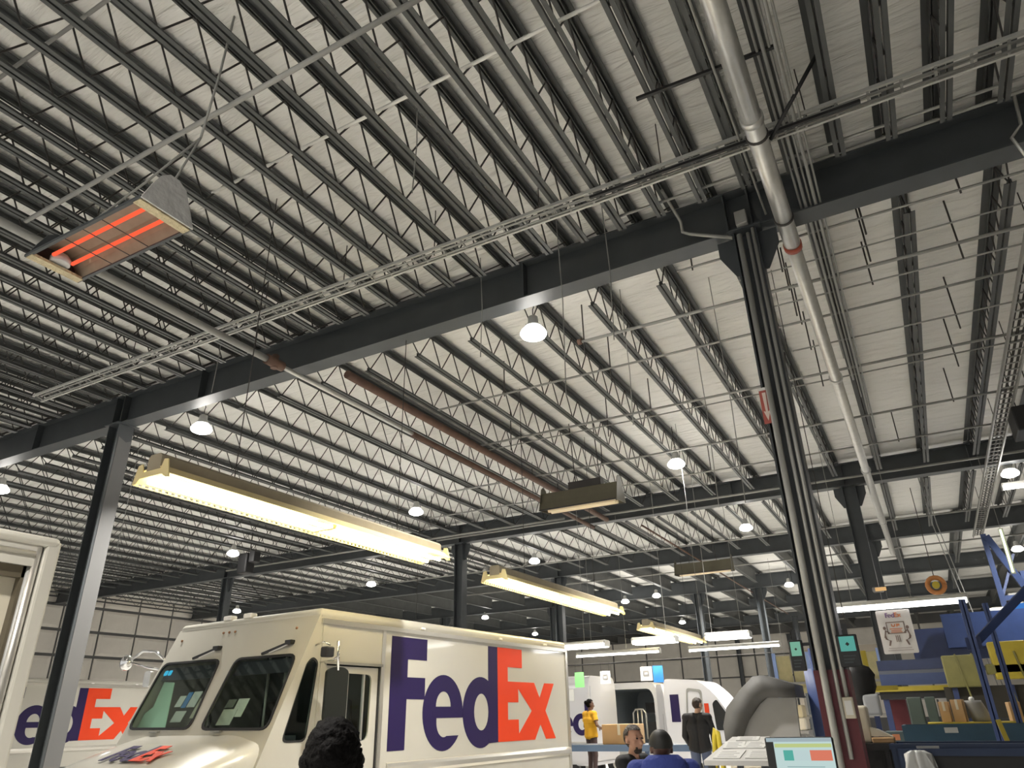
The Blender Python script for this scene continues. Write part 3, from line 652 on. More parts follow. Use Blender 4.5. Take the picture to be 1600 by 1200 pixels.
def step_van():
    t = thing('step_van', 'large white delivery step van with purple and orange lettering, front toward the left', 'truck', (-7.03, 7.41, 0), math.radians(-3.724))
    W = TW
    fy = lambda z: -.51 + .44 * (z - 1.66)          # slanted front
    # right side wall with openings
    outer = [(-.74, .62), (6.86, .62), (6.86, 2.98), (fy(2.98), 2.98), (fy(1.6), 1.6), (-.74, 1.15)]
    qwin = rounded([(-.40, 1.48), (-.01, 1.48), (.09, 2.42), (-.01, 2.48), (-.11, 2.40)], .09)
    door = [(.24, .75), (1.28, .75), (1.28, 2.40), (.24, 2.40)]
    mb = MB(); mb.plate(outer, [qwin, door], .03, (-.03, 0, 0), (0, 1, 0), (0, 0, 1)); side = mb.build('side_wall', WHITEP, t)
    mb = MB(); mb.plate([(-.74, .62), (6.86, .62), (6.86, 2.98), (fy(2.98), 2.98), (fy(1.6), 1.6), (-.74, 1.15)], [], .03, (-W, 0, 0), (0, 1, 0), (0, 0, 1)); mb.build('side_wall', WHITEP, t)
    # front face with two windshield openings, laid on the slanted plane
    p0 = Vector((0, fy(1.55), 1.55)); s_dir = Vector((0, .44, 1)).normalized()
    S = lambda z: (z - 1.55) / s_dir.z
    wsr = rounded([(-1.38, S(1.62)), (-.07, S(1.61)), (-.12, S(2.50)), (-1.34, S(2.51))], .13)
    wsl = rounded([(-W + .06, S(1.64)), (-1.58, S(1.63)), (-1.66, S(2.52)), (-W + .06, S(2.53))], .13)
    mb = MB(); mb.plate([(-W, S(1.2)), (0, S(1.2)), (0, S(3.0)), (-W, S(3.0))], [wsr, wsl], .03, p0, (1, 0, 0), s_dir); mb.build('front_panel', WHITEP, t)
    n = Vector((1, 0, 0)).cross(s_dir)
    for lp in (wsr, wsl):
        inner = [(x + (sum(p[0] for p in lp) / len(lp) - x) * .045, y + (sum(p[1] for p in lp) / len(lp) - y) * .06) for x, y in lp]
        mb = MB(); mb.plate(lp, [inner], .02, p0 + n * .022, (1, 0, 0), s_dir); g = mb.build('windshield_gasket', BLACK, t)
        mb = MB(); mb.plate(inner, [], .004, p0 + n * .02, (1, 0, 0), s_dir); mb.build('pane', GLASS, g)
        xs = [p[0] for p in inner]
        mb = MB(); mb.plate([(min(xs) + .03, S(2.30)), (max(xs) - .03, S(2.30)), (max(xs) - .06, S(2.48)), (min(xs) + .06, S(2.48))], [], .004, p0 - n * .03, (1, 0, 0), s_dir); mb.build('sun_shade', mat('near_black_blue', (.012, .012, .022), .6), t)
    # roof
    mb = MB(); mb.add(*bevbox((-W - .01, fy(3.0) - .03, 2.93), (.01, 6.88, 3.10), .075, 4)); mb.build('roof', WHITEP, t)
    MB().b2((-.0, fy(2.9) + .05, 2.90), (.03, 6.87, 2.96)).build('roof_rail', ALU, t)
    MB().b2((-.0, 1.29, .62), (.012, 1.36, 2.91)).build('side_seam', ALU, t)
    MB().b2((-.0, .12, 1.5), (.012, .19, 2.91)).build('side_seam', WHITEP, t)
    mb = MB(); mb.loft([[(0, y, 1.02), (.03, y, 1.06), (.035, y, 1.12), (.02, y, 1.16), (0, y, 1.17)] for y in (1.5, 6.86)], smooth=False); mb.build('rub_rail', ALU, t)
    MB().b2((-.005, 6.80, .62), (.02, 6.885, 2.95)).build('corner_post', ALU, t)
    mb = MB(); mb.b2((-W, 6.84, .62), (0, 6.87, 2.98)); mb.build('rear_wall', WHITEP, t)
    MB().b2((-W + .03, -.6, .62), (-.03, 6.84, .70)).build('underfloor', DARKIN, t)
    # door
    dw = rounded([(.34, 1.46), (1.12, 1.46), (1.14, 2.29), (.34, 2.30)], .10)
    mb = MB(); mb.plate([(.26, .77), (1.26, .77), (1.26, 2.38), (.26, 2.38)], [dw], .03, (-.05, 0, 0), (0, 1, 0), (0, 0, 1)); d = mb.build('sliding_door', WHITEP, t)
    mb = MB(); mb.plate(dw, [], .004, (-.045, 0, 0), (0, 1, 0), (0, 0, 1)); mb.build('pane', GLASS, d)
    for y in (.66, .98): MB().b2((-.04, y - .017, 1.47), (-.012, y + .017, 2.29)).build('window_bar', ALU, d)
    MB().b2((-.03, .2, 2.40), (.012, 1.33, 2.435)).build('door_track', GREYPIPE, t)
    MB().b2((-.03, 1.26, .75), (.004, 1.285, 2.4)).build('door_seal', BLACK, t)
    inner = [(y + (-.12 - y) * .08, z + (1.95 - z) * .05) for y, z in qwin]
    mb = MB(); mb.plate(qwin, [inner], .016, (-.012, 0, 0), (0, 1, 0), (0, 0, 1)); g = mb.build('quarter_window_gasket', BLACK, t)
    mb = MB(); mb.plate(inner, [], .004, (-.01, 0, 0), (0, 1, 0), (0, 0, 1)); mb.build('pane', GLASS, g)
    # cab interior
    MB().b2((-W + .04, 1.75, .70), (-.06, 1.80, 2.9)).build('bulkhead', DARKIN, t)
    MB().b2((-W + .04, -.55, 1.36), (-.06, -.12, 1.56)).build('dashboard', BLACK, t)
    mb = MB()
    ring = [(-2.15 + .22 * math.cos(a), -.02 + .07 * math.sin(a), 1.68 + .2 * math.sin(a)) for a in [2 * PI * k / 20 for k in range(21)]]
    mb.path(ring, .018, 8); mb.tube((-2.15, -.02, 1.68), (-2.15, -.25, 1.5), .03, 8); mb.build('steering_wheel', BLACK, t)
    for x in (-2.15, -.75):
        mb = MB(); mb.add(*bevbox((x - .25, .75, .72), (x + .25, 1.25, 1.25), .05)); mb.add(*bevbox((x - .24, 1.2, 1.2), (x + .24, 1.32, 2.0), .05)); mb.build('seat', BLACK, t)
    for x, y in ((-1.2, .3), (-.62, .1)): MB().tube((x, y, .7), (x, y, 2.9), .018, 8).build('grab_pole', ALU, t)
    gp = n * -.10
    mb = MB(); mb.plate([(-W + .05, S(1.68)), (-2.32, S(1.68)), (-2.68, S(2.30)), (-2.95, S(2.32)), (-2.88, S(1.98)), (-W + .05, S(1.90))], [], .01, p0 + gp, (1, 0, 0), s_dir); mb.build('sun_visor', mat('mint_green_board', (.52, .74, .60), .6), t, label='mint green board behind the left windshield')
    for k, (x0, x1, z0, z1, c) in enumerate([(-2.42, -2.28, 1.98, 2.12, WHITE), (-2.28, -2.18, 1.97, 2.17, mat('sky_blue_card', (.08, .25, .6), .6)), (-2.18, -2.0, 1.98, 2.18, WHITE), (-2.4, -2.16, 1.80, 1.94, WHITE), (-2.02, -1.72, 1.85, 2.10, CREAM), (-1.40, -1.12, 1.76, 1.95, WHITE), (-1.2, -.98, 1.86, 2.08, WHITE), (-1.42, -1.25, 1.98, 2.08, GREYPIPE)]):
        mb = MB(); mb.plate([(x0, S(z0)), (x1, S(z0)), (x1 + .02, S(z1)), (x0 + .02, S(z1))], [], .006, p0 - n * (.12 + .012 * k), (1, 0, 0), s_dir); mb.build('paper', c, t)
    for x in (-2.86, -2.76):
        mb = MB(); mb.plate(rounded([(x - .04, S(2.36)), (x + .04, S(2.36)), (x + .04, S(2.43)), (x - .04, S(2.43))], .02), [], .004, p0 + n * .0, (1, 0, 0), s_dir); mb.build('toll_tag', emis('cyan_tag_glow', (.05, .62, 1.0), .8), t)  # cyan stickers, no lamps, given a glow of their own
    # wipers
    for x, z, x2, z2 in ((-1.84, 2.66, -2.30, 2.545), (-.33, 2.64, -.80, 2.52)):
        a = p0 + Vector((x, 0, 0)) + s_dir * S(z) + n * .06; b = p0 + Vector((x2, 0, 0)) + s_dir * S(z2) + n * .055
        w = MB().bar(a, b, .03, .03).build('wiper', BLACK, t)
        mb = MB(); mb.add(*bevbox((-.06, -.04, -.03), (.06, .04, .03), .01)); m2 = mb.build('wiper_motor', BLACK, w); m2.location = a
        MB().bar(a + Vector((-.02, -.02, -.03)), a + (b - a) * .7 + Vector((0, -.015, -.03)), .012, .012).build('wiper_arm', ALU, w)
    for x in (-1.79 - .13, -1.79, -1.79 + .13, -W + .2, -.35):
        p = p0 + Vector((x, 0, 0)) + s_dir * S(2.89 if x > -2.5 and x < -1 else 2.84) + n * .035
        mb = MB(); mb.sphere(p, (.022, .016, .02), 10, 6); mb.build('marker_lamp', mat('amber_lens', (.25, .12, .05), .3), t)
    for x in (-2.0, -1.55):
        mb = MB(); mb.add(*bevbox((x - .09, .08, 3.09), (x + .09, .2, 3.16), .02)); mb.build('roof_glint', mat('clear_lens', (.85, .83, .8), .2), t)  # pale blocks standing in for a high-bay lamp and its reflection
    for y in (2.2, 4.4, 6.0):
        mb = MB(); mb.add(*bevbox((-.06, y - .05, 2.975), (.035, y + .05, 3.01), .012)); mb.build('roof_marker', mat('clear_lens', (.85, .83, .8), .2), t)
    # right mirrors
    mb = MB(); mb.path([(0, .02, 2.62), (.2, -.03, 2.64), (.27, .02, 2.60)], .012, 6); mb.path([(0, .12, 2.41), (.22, .14, 2.43), (.28, .14, 2.46)], .012, 6); mb.path([(.28, .14, 2.66), (.285, .17, 2.3)], .018, 8)
    mir = mb.build('mirror_arm', CHROME, t)
    mb = MB(); mb.add(*bevbox((.20, -.09, 2.45), (.33, .05, 2.58), .025)); mb.build('spot_mirror', BLACK, mir)
    mb = MB(); mb.plate(rounded([(-.14, 1.70), (.14, 1.70), (.14, 2.30), (.07, 2.34), (-.07, 2.34), (-.14, 2.30)], .06), [], .07, (.22, .20, 0), (.35, 1, 0), (0, 0, 1)); mb.build('main_mirror', mat('satin_black', (.012, .014, .012), .4), mir)
    # left mirrors, chrome
    mb = MB(); mb.path([(-W, -.1, 2.58), (-W - .22, -.15, 2.72), (-W - .55, -.15, 2.75), (-W - .8, -.17, 2.64)], .02, 8); mb.path([(-W, -.1, 2.45), (-W - .35, -.15, 2.5), (-W - .8, -.17, 2.6)], .016, 8)
    ml = mb.build('mirror_arm', CHROME, t)
    mb = MB(); mb.sphere((-W - .92, -.17, 2.60), (.13, .08, .12), 14, 8); mb.build('convex_mirror', CHROME, ml)
    mb = MB(); mb.plate(rounded([(-W - .24, 2.22), (-W - .08, 2.22), (-W - .08, 2.44), (-W - .24, 2.44)], .05), [], .06, (0, -.2, 0), (1, 0, 0), (0, 0, 1)); mb.build('main_mirror', GALV, ml)
    # hood
    rings = []
    for y, z, ww, lo in ((-.50, 1.60, W * .5 - .02, .66), (-.95, 1.47, W * .5 - .06, .66), (-1.5, 1.29, W * .5 - .12, .64), (-1.85, 1.15, W * .5 - .2, .62), (-1.98, 1.02, W * .5 - .26, .6)):
        rings.append([(-W / 2 + px, y, pz) for px, pz in rounded([(-ww, lo), (ww, lo), (ww, z - .10), (ww * .62, z), (-ww * .62, z), (-ww, z - .10)], .16, 4)])
    MB().loft(rings).build('hood', WHITEP, t)
    for x in (-2.3, -1.0): MB().b2((x - .09, -.60, 1.615), (x + .09, -.56, 1.63)).build('hood_hinge', GREYPIPE, t)
    mb = MB(); mb.add(*bevbox((-W + .15, -2.2, .45), (-.15, -2.0, .68), .04)); mb.build('bumper', GREYPL, t)
    mb = MB(); mb.b2((-W * .5 - .6, -2.01, .68), (-W * .5 + .6, -1.975, .98)); mb.build('grille', BLACK, t)
    for x in (-W + .5, -.5):
        mb = MB(); mb.sphere((x, -1.98, .84), (.11, .05, .11), 12, 8); mb.build('headlamp', mat('clear_lens', (.85, .83, .8), .2), t)
    for y in (-1.15, 5.2):
        for x in (-W + .28, -.28):
            mb = MB(); mb.path([(x - .13, y, .42), (x - .12, y, .42), (x + .12, y, .42), (x + .13, y, .42)], [.36, .42, .42, .36], 24); w = mb.build('wheel', BLACK, t)
            MB().path([(x - .14, y, .42), (x + .14, y, .42)], .2, 16).build('hub', ALU, w)
    # lettering on the side
    P, O = MB(), MB()
    fedex(P, O, lambda mb, o, hs: mb.plate(o, hs, .004, (0, 0, 0), (0, 1, 0), (0, 0, 1)))
    P.build('purple_lettering', PURPLE, t); O.build('orange_lettering', ORANGE, t)
    # lettering on the hood
    P, O = MB(), MB(); k = 1.05 / 4.8; ud = Vector((0, 1.35 * .8, .43 * .8)).normalized()
    hd = Vector((0, .55, .18)).normalized(); o0 = Vector((-2.0, -1.45, 1.325)); nn = Vector((1, 0, 0)).cross(hd)
    fedex(P, O, lambda mb, o, hs: mb.plate([((a - 1.5) * k, (b - 1.3) * k * 1.35) for a, b in o], [[((a - 1.5) * k, (b - 1.3) * k * 1.35) for a, b in h] for h in hs], .006, o0 + nn * .004, (1, 0, 0), hd))
    P.build('purple_lettering', PURPLE, t); O.build('orange_lettering', ORANGE, t)
    return t
van = step_van()
van2 = copy_tree(van); van2.location = (-24.0, 10.95, .1); van2.rotation_euler = (0, 0, math.radians(.8))
van2.location = (-24.0, 10.95, 0); van2['label'] = 'white delivery van at far left behind the left column, lettering partly hidden'
# left truck: only its side and rear corner are seen
t = thing('box_truck', 'white truck corner with recessed panel cut off by the left edge', 'truck', (-6.10, 3.34, 0), 0)
PANEL = mat('beige_painted_panel', (.55, .51, .41), .22, coat=.5)
MB().b2((-2.4, -6.5, .62), (-.10, -.05, 3.02)).build('body', PANEL, t)
MB().b2((-2.42, -6.5, 2.87), (-.0, -.13, 3.05)).build('header', WHITEP, t)
mb = MB(); mb.path([(-.005, -6.5, 2.97), (-.005, -.16, 2.97)], .022, 10); mb.build('header_rib', ALU, t)
mb = MB(); mb.add(*bevbox((-2.45, -6.52, 3.03), (.02, .02, 3.12), .04, 3)); mb.build('roof', WHITEP, t)
MB().b2((-.12, -6.5, 2.78), (-.03, -.18, 2.87)).build('door_seal', mat('brown_seal', (.09, .075, .05), .5), t)
MB().b2((-.12, -.205, .62), (-.03, -.165, 2.87)).build('door_seal', mat('brown_seal', (.09, .075, .05), .5), t)
mb = MB(); mb.path([(-.03, -.135, .62), (-.03, -.135, 3.03)], .036, 12); mb.build('corner_tube', ALU, t)
mb = MB(); mb.path([(-.03, -.165, .62), (-.03, -.165, 2.9)], .016, 8); mb.build('corner_bead', GREYPIPE, t)
mb = MB(); mb.add(*bevbox((-.14, -.09, .62), (.012, .03, 3.09), .02, 2)); mb.build('corner_post', WHITEP, t)
MB().b2((-2.42, -.05, .62), (-.14, .0, 3.03)).build('rear_wall', WHITEP, t)
for y in (-5.2, -1.4):
    for x in (-2.1, -.45):
        mb = MB(); mb.path([(x - .13, y, .42), (x + .13, y, .42)], .42, 24); w = mb.build('wheel', BLACK, t)
        MB().path([(x - .14, y, .42), (x + .14, y, .42)], .2, 16).build('hub', ALU, w)

# ------------------------------------------------------------------ parked vans at the belt
def wheels(t, pts, r=.36):
    for x, y in pts:
        mb = MB(); mb.tube((x, y - .11, r), (x, y + .11, r), r, 18); w = mb.build('wheel', BLACK, t); MB().tube((x, y - .12, r), (x, y + .12, r), r * .5, 12).build('hub', ALU, w)
t = thing('parked_van', 'white van behind the yellow shirt, purple lettering on its side', 'van', (-10.4, 20.55, 0))
mb = MB(); mb.loft([[(x, y, z) for y, z in rounded([(-1, .5), (1, .5), (1, 2.5), (.85, 2.72), (-.85, 2.72), (-1, 2.5)], .15)] for x in (-3.6, 2.0)]); mb.build('body', VANW, t)
MB().b2((1.98, -.9, .6), (2.02, .9, 2.45)).build('rear_door', VANW, t)
MB().b2((-3.6, -1.03, 1.02), (2.0, -.99, 1.08)).build('rub_rail', ALU, t)
P, O = MB(), MB(); k = .50
fedex(P, O, lambda mb, o, hs: mb.plate([((a - 1.5) * k, (b - 1.3) * k) for a, b in o], [[((a - 1.5) * k, (b - 1.3) * k) for a, b in h] for h in hs], .01, (.60, -1.002, 1.25), (1, 0, 0), (0, 0, 1)))
P.build('purple_lettering', PURPLE, t)
for x0 in (.75, 1.3): MB().b2((x0, -1.015, 2.08), (x0 + .27, -1.0, 2.38)).build('paper', WHITE, t)
wheels(t, [(-2.6, -.85), (1.2, -.85), (-2.6, .85), (1.2, .85)])
t = thing('parked_van', 'white van with open rear doors and pale grey lining at the belt', 'van', (-8.35, 22.5, 0))
rw = rounded([(-.95, .55), (.95, .55), (.95, 2.3), (.8, 2.6), (-.8, 2.6), (-.95, 2.3)], .2); ri = rounded([(-.80, .72), (.80, .72), (.80, 2.2), (.68, 2.42), (-.68, 2.42), (-.80, 2.2)], .15)
mb = MB(); mb.loft([[(x, y, z) for x, z in rw] for y in (0, 4.5)], caps=False); mb.build('body', VANW, t)
mb = MB(); mb.plate(rw, [ri[::-1]], .05, (0, .05, 0), (1, 0, 0), (0, 0, 1)); mb.build('rear_frame', VANW, t)
mb = MB(); mb.loft([[(x, y, z) for x, z in ri] for y in (.05, 3.0)], caps=False); mb.build('cargo_lining', VANIN, t)
mb = MB(); mb.plate(ri, [], .03, (0, 3.0, 0), (1, 0, 0), (0, 0, 1)); mb.build('bulkhead', VANIN, t)
mb = MB(); mb.plate(rw, [], .05, (0, 4.5, 0), (1, 0, 0), (0, 0, 1)); mb.build('nose', VANW, t)
MB().b2((.05, 1.4, .75), (.75, 1.45, 1.5)).build('shelf', DKGREY, t); MB().b2((.1, 1.2, 1.75), (.75, 1.45, 2.05)).build('shelf', BLACK, t)
for s in (-1, 1):
    mb = MB(); mb.plate(rounded([(0, .7), (.8, .7), (.72, 2.3), (.6, 2.5), (0, 2.5)], .08), [], .05 , (s * .95, -.02, 0), (s * .55, -.83, 0), (0, 0, 1)); d = mb.build('rear_door', VANW, t)
    mb = MB(); mb.path([(s * 1.18, -.40, 1.15), (s * 1.2, -.46, 1.2), (s * 1.2, -.46, 1.7), (s * 1.18, -.40, 1.75)], .02, 6); mb.build('handle', BLACK, d)
mb = MB(); mb.path([(.1, .02, 1.05), (.1, .02, 1.75), (.18, .02, 1.85), (.42, .02, 1.85), (.5, .02, 1.75), (.5, .02, 1.05)], .03, 6); mb.tube((.24, .02, 1.05), (.24, .02, 1.85), .025, 6); mb.tube((.37, .02, 1.05), (.37, .02, 1.85), .025, 6); mb.build('guard_rail', ALU, t)
wheels(t, [(-.8, .9), (.8, .9), (-.8, 3.7), (.8, 3.7)])
t = thing('parked_van', 'white van with sloping nose behind the man in black tee', 'van', (-5.68, 21.3, 0))
prof = rounded([(-1.15, .5), (1.75, .5), (1.8, 1.0), (1.45, 1.22), (.85, 1.3), (.25, 2.2), (-.15, 2.55), (-1.15, 2.62)], .15, 4)
mb = MB(); mb.loft([[(x, y, z) for x, z in prof] for y in (0, .06, 1.9, 1.96)]); mb.build('body', VANW, t)
mb = MB(); mb.plate(rounded([(.22, 1.28), (.80, 1.28), (.30, 2.05), (.18, 1.95)], .06), [], .02, (0, -.005, 0), (1, 0, 0), (0, 0, 1)); mb.build('side_window', mat('dark_window', (.015, .017, .02), .1), t)
mb = MB(); mb.add(*bevbox((.55, -.2, 1.3), (.72, -.03, 1.75), .03)); mb.build('side_mirror', BLACK, t)
mb = MB(); mb.plate(rounded([(-.62, 1.25), (-.08, 1.25), (-.08, 2.3), (-.5, 2.36)], .08), [rounded([(-.56, 1.32), (-.14, 1.32), (-.14, 2.24), (-.47, 2.28)], .08)[::-1]], .012, (0, -.002, 0), (1, 0, 0), (0, 0, 1)); mb.build('door_trim', GREYPIPE, t)
MB().b2((-.05, -.012, 1.3), (.07, .0, 1.95)).build('orange_lettering', ORANGE, t); MB().b2((-1.0, -.012, 1.5), (-.75, .0, 2.2)).build('purple_lettering', PURPLE, t)
wheels(t, [(-.7, .12), (1.25, .12), (-.7, 1.84), (1.25, 1.84)])
# hung papers
line = pipe('paper_line', 'thin line from which coloured papers hang above the vans', 'line', [(-13.3, 18.2, Z_DECK), (-13.3, 18.2, 2.92), (-9.0, 18.2, 2.9), (-5.0, 18.2, 2.93), (-1.75, 18.2, 2.95), (-1.75, 18.2, Z_DECK)], .008, WEB, 5)
for x, w, h, z, c, lb in ((-8.05, .25, .36, 2.55, mat('lime_paper', (.22, .66, .20), .7), 'lime green paper hung left above the vans'), (-7.33, .27, .30, 2.58, WHITE, 'white paper hung between the green and the blue paper'),
                          (-6.24, .30, .33, 2.62, mat('grey_white_paper', (.62, .60, .60), .7), 'greyish paper hung touching the blue paper'), (-5.94, .25, .38, 2.60, mat('azure_paper', (.03, .22, .70), .6), 'bright blue paper hung above the vans')):
    t = thing('hung_paper', lb, 'paper', (x, 18.2, z))
    mb = MB(); mb.loft([[(-w / 2, -.01, -h / 2), (w / 2, .01, -h / 2), (w / 2, .016, -h / 2), (-w / 2, -.004, -h / 2)], [(-w / 2, 0, h / 2), (w / 2, 0, h / 2), (w / 2, .006, h / 2), (-w / 2, .006, h / 2)]], smooth=False); mb.build('sheet', c, t)
    if c is WHITE or 'grey' in lb:
        mb = MB(); mb.plate([(-w * .25, -.05), (w * .25, -.05), (w * .25, .07), (-w * .25, .07)], [[(-w * .15, -.02), (w * .15, -.02), (w * .15, .04), (-w * .15, .04)]], .004, (0, -.012, 0), (1, 0, 0), (0, 0, 1)); mb.build('print', GREYPL, t)
    for s in (-1, 1): MB().tube((s * w * .4, 0, h / 2 - .01), (s * w * .4, 0, 2.93 - z), .004, 4).build('string', WEB, t)

# ------------------------------------------------------------------ belt, platform, yellow guard
t = thing('loading_platform', 'low grey platform along the blue belt on which two people stand', 'platform', (-6.5, 17.3, 0))
MB().b2((-5, -1.2, .36), (5.2, 1.5, .40)).build('deck', GREYPL, t)
for x in (-4.8, -1.6, 1.6, 4.9):
    for y in (-1.0, 1.3): MB().b2((x - .04, y - .04, 0), (x + .04, y + .04, .36)).build('leg', STEEL, t)
t = thing('belt_conveyor', 'long blue belt conveyor rail in front of the parked vans', 'conveyor', (-6.2, 15.2, 0))
STB = mat('steel_blue_rail', (.12, .19, .33), .4)
MB().b2((-4.5, -.06, 1.04), (3.2, 0, 1.16)).build('side_rail', STB, t); MB().b2((-4.5, .7, 1.04), (3.2, .76, 1.16)).build('side_rail', STB, t)
MB().b2((-4.5, 0, 1.10), (3.2, .7, 1.16)).build('belt', BLACK, t)
for x in (-4.2, -1.9, .6, 2.9):
    for y in (-.03, .73): MB().b2((x - .04, y - .04, 0), (x + .04, y + .04, 1.08)).build('leg', STB, t)
for k, (x, w, h, lb) in enumerate([(-3.55, .55, .75, 'tall brown carton standing on the belt beside the yellow shirt'), (-.1, .75, .62, 'wide brown carton on the belt behind the black cap')]):
    b = thing('cardboard_box', lb, 'box', (-6.2 + x + .9 if k == 0 else -5.95, 15.55, 1.162)); mb = MB(); mb.add(*bevbox((-w / 2, -.25, 0), (w / 2, .25, h * .6), .01)); mb.build('carton', CARD, b); MB().b2((-.03, -.254, h * .6 - .2), (.03, .25, h * .6 + .003)).build('tape', CREAM, b)
t = thing('guard_rail', 'yellow looped guard post beside the man in black tee', 'guard post', (-2.85, 11, 0))
mb = MB(); mb.path([(-.08, 0, 0), (-.06, 0, 1.0), (-.02, 0, 1.40), (.0, 0, 1.50), (.03, 0, 1.46), (.05, 0, 1.05), (.06, 0, 0)], .035, 8); mb.build('loop', YELLOW, t); MB().b2((-.16, -.1, 0), (.14, .1, .02)).build('base_plate', YELLOW, t)

# ------------------------------------------------------------------ near column screens, sign, arrow
SCRF = mat('screen_frame', (.015, .017, .018), .4)
def panel_screen(x, y, z, w, h, label, col, rz=0):
    t = thing('status_screen', label, 'screen', (x, y, z), rz)
    mb = MB(); mb.add(*bevbox((-w / 2, 0, -h / 2), (w / 2, .05, h / 2), .01, 2)); mb.build('casing', SCRF, t)
    MB().b2((-w * .36, -.004, -h * .02), (w * .36, .002, h * .44)).build('display', emis('teal_display_%s' % x, col, .8), t)
    mb = MB(); d = w * .10; mb.plate([(-d, h * .2), (0, h * .2 - d), (d, h * .2), (0, h * .2 + d)], [], .004, (0, -.005, 0), (1, 0, 0), (0, 0, 1)); mb.build('symbol', SCRF, t)
    mb = MB()
    for k in range(3): mb.b2((-w * .3, -.003, -h * (.14 + .1 * k)), (w * (.28 - .08 * k), .002, -h * (.18 + .1 * k)))
    mb.build('print', mat('dim_print', (.06, .075, .08), .5), t)
    MB().b2((-.02, .02, h / 2), (.02, .05, h / 2 + .1)).build('bracket', SCRF, t)
    s = 1 if x < -.86 else -1
    MB().b2((0, .03, h * .3), (s * (abs(x + .86) - .14), .05, h * .3 + .03)).build('arm', SCRF, t)
    return t
panel_screen(-1.125, 7.76, 2.19, .13, .28, 'small dark screen with pale green display left of the near column', (.22, .50, .36))
panel_screen(-.655, 7.72, 2.205, .185, .285, 'dark screen with teal display right of the near column', (.12, .42, .36), .06)
t = thing('arrow_sign', 'red and white arrow sign pointing down on the near column', 'sign', (-.985, 7.79, 4.79))
MB().b2((-.05, 0, -.2), (.05, .008, .2)).build('plate', mat('sign_red', (.42, .10, .08), .5), t)
mb = MB(); mb.plate([(-.02, .17), (-.012, -.06), (-.035, -.05), (0, -.17), (.035, -.05), (.012, -.06), (.02, .17)], [], .004, (0, -.002, 0), (1, 0, 0), (0, 0, 1)); mb.build('arrow', mat('sign_pinkwhite', (.8, .66, .6), .5), t)
MB().b2((-.05, .0, .2), (.05, .008, .235)).build('tab', WHITE, t)
# hanging lifting sign
t = thing('hanging_sign', 'white lifting sign with orange and purple heading under the strip light', 'sign', (-.46, 16.3, 3.06), .0)
W_, H_ = .60, .80
mb = MB(); mb.plate(rounded([(-W_ / 2, -H_ / 2), (W_ / 2, -H_ / 2), (W_ / 2, H_ / 2), (-W_ / 2, H_ / 2)], .03), [], .01, (0, 0, 0), (1, 0, 0), (0, 0, 1)); mb.build('board', mat('sign_white', (.80, .78, .78), .5), t)
P, O = MB(), MB(); k = .28 / 4.8
fedex(P, O, lambda mb, o, hs: mb.plate([((a - 1.5) * k, (b - 1.3) * k) for a, b in o], [[((a - 1.5) * k, (b - 1.3) * k) for a, b in h] for h in hs], .004, (-.14, -.012, .26), (1, 0, 0), (0, 0, 1)))
SP = mat('faded_purple_print', (.25, .16, .33), .5); SO = mat('faded_orange_print', (.66, .25, .12), .5); SB = mat('brown_print', (.22, .16, .14), .5)
P.build('purple_lettering', SP, t); O.build('orange_lettering', SO, t)
mb = MB(); mb.plate([(-.16, -.04), (.16, -.04), (.16, .18), (-.16, .18)], [[(-.145, -.025), (.145, -.025), (.145, .165), (-.145, .165)][::-1]], .004, (0, -.012, 0), (1, 0, 0), (0, 0, 1))
for s in (-1, 1):
    q = lambda pts: [(s * x, z) for x, z in (pts if s > 0 else pts[::-1])]
    mb.plate(q(arc(.20, .07, .028, .032, 0, 360, 12)[:-1]), [], .004, (0, -.012, 0), (1, 0, 0), (0, 0, 1))
    mb.plate(q([(.175, .03), (.20, .035), (.235, -.10), (.215, -.125), (.19, -.11), (.20, -.06)]), [], .004, (0, -.012, 0), (1, 0, 0), (0, 0, 1))
    mb.plate(q([(.225, -.13), (.205, -.10), (.155, -.16), (.185, -.25), (.155, -.255), (.12, -.16)]), [], .004, (0, -.012, 0), (1, 0, 0), (0, 0, 1))
    mb.plate(q([(.175, .02), (.18, .0), (.13, -.03), (.125, -.01)]), [], .004, (0, -.012, 0), (1, 0, 0), (0, 0, 1))
for x in (-.03, 0, .03): mb.plate([(x - .007, -.19), (x + .007, -.19), (x + .007, -.07), (x - .007, -.07)], [], .004, (0, -.012, 0), (1, 0, 0), (0, 0, 1))
mb.build('figures', SB, t)
mb = MB()
U = [(-.07, .14), (-.07, .10), (-.05, .085), (-.02, .085), (0, .10), (0, .14), (-.02, .14), (-.02, .11), (-.05, .11), (-.05, .14)]
mb.plate(U, [], .004, (0, -.012, 0), (1, 0, 0), (0, 0, 1))
mb.plate([(.015, .085), (.035, .085), (.035, .103), (.07, .103), (.08, .12), (.07, .14), (.015, .14)], [], .004, (0, -.012, 0), (1, 0, 0), (0, 0, 1))
for z, w in ((.05, .11), (.02, .09), (-.01, .1)): mb.plate([(-w, z - .008), (w, z - .008), (w, z + .008), (-w, z + .008)], [], .004, (0, -.012, 0), (1, 0, 0), (0, 0, 1))
mb.build('orange_print', SO, t)
mb = MB()
for z, w in ((-.30, .2), (-.34, .22)): mb.plate([(-w, z - .008), (w, z - .008), (w, z + .008), (-w, z + .008)], [], .004, (0, -.012, 0), (1, 0, 0), (0, 0, 1))
mb.build('small_print', mat('pale_print', (.55, .5, .5), .5), t)
for s in (-1, 1): MB().tube((s * .22, .005, H_ / 2 - .02), (s * .22, -.02, .545), .005, 4).build('wire', WEB, t)

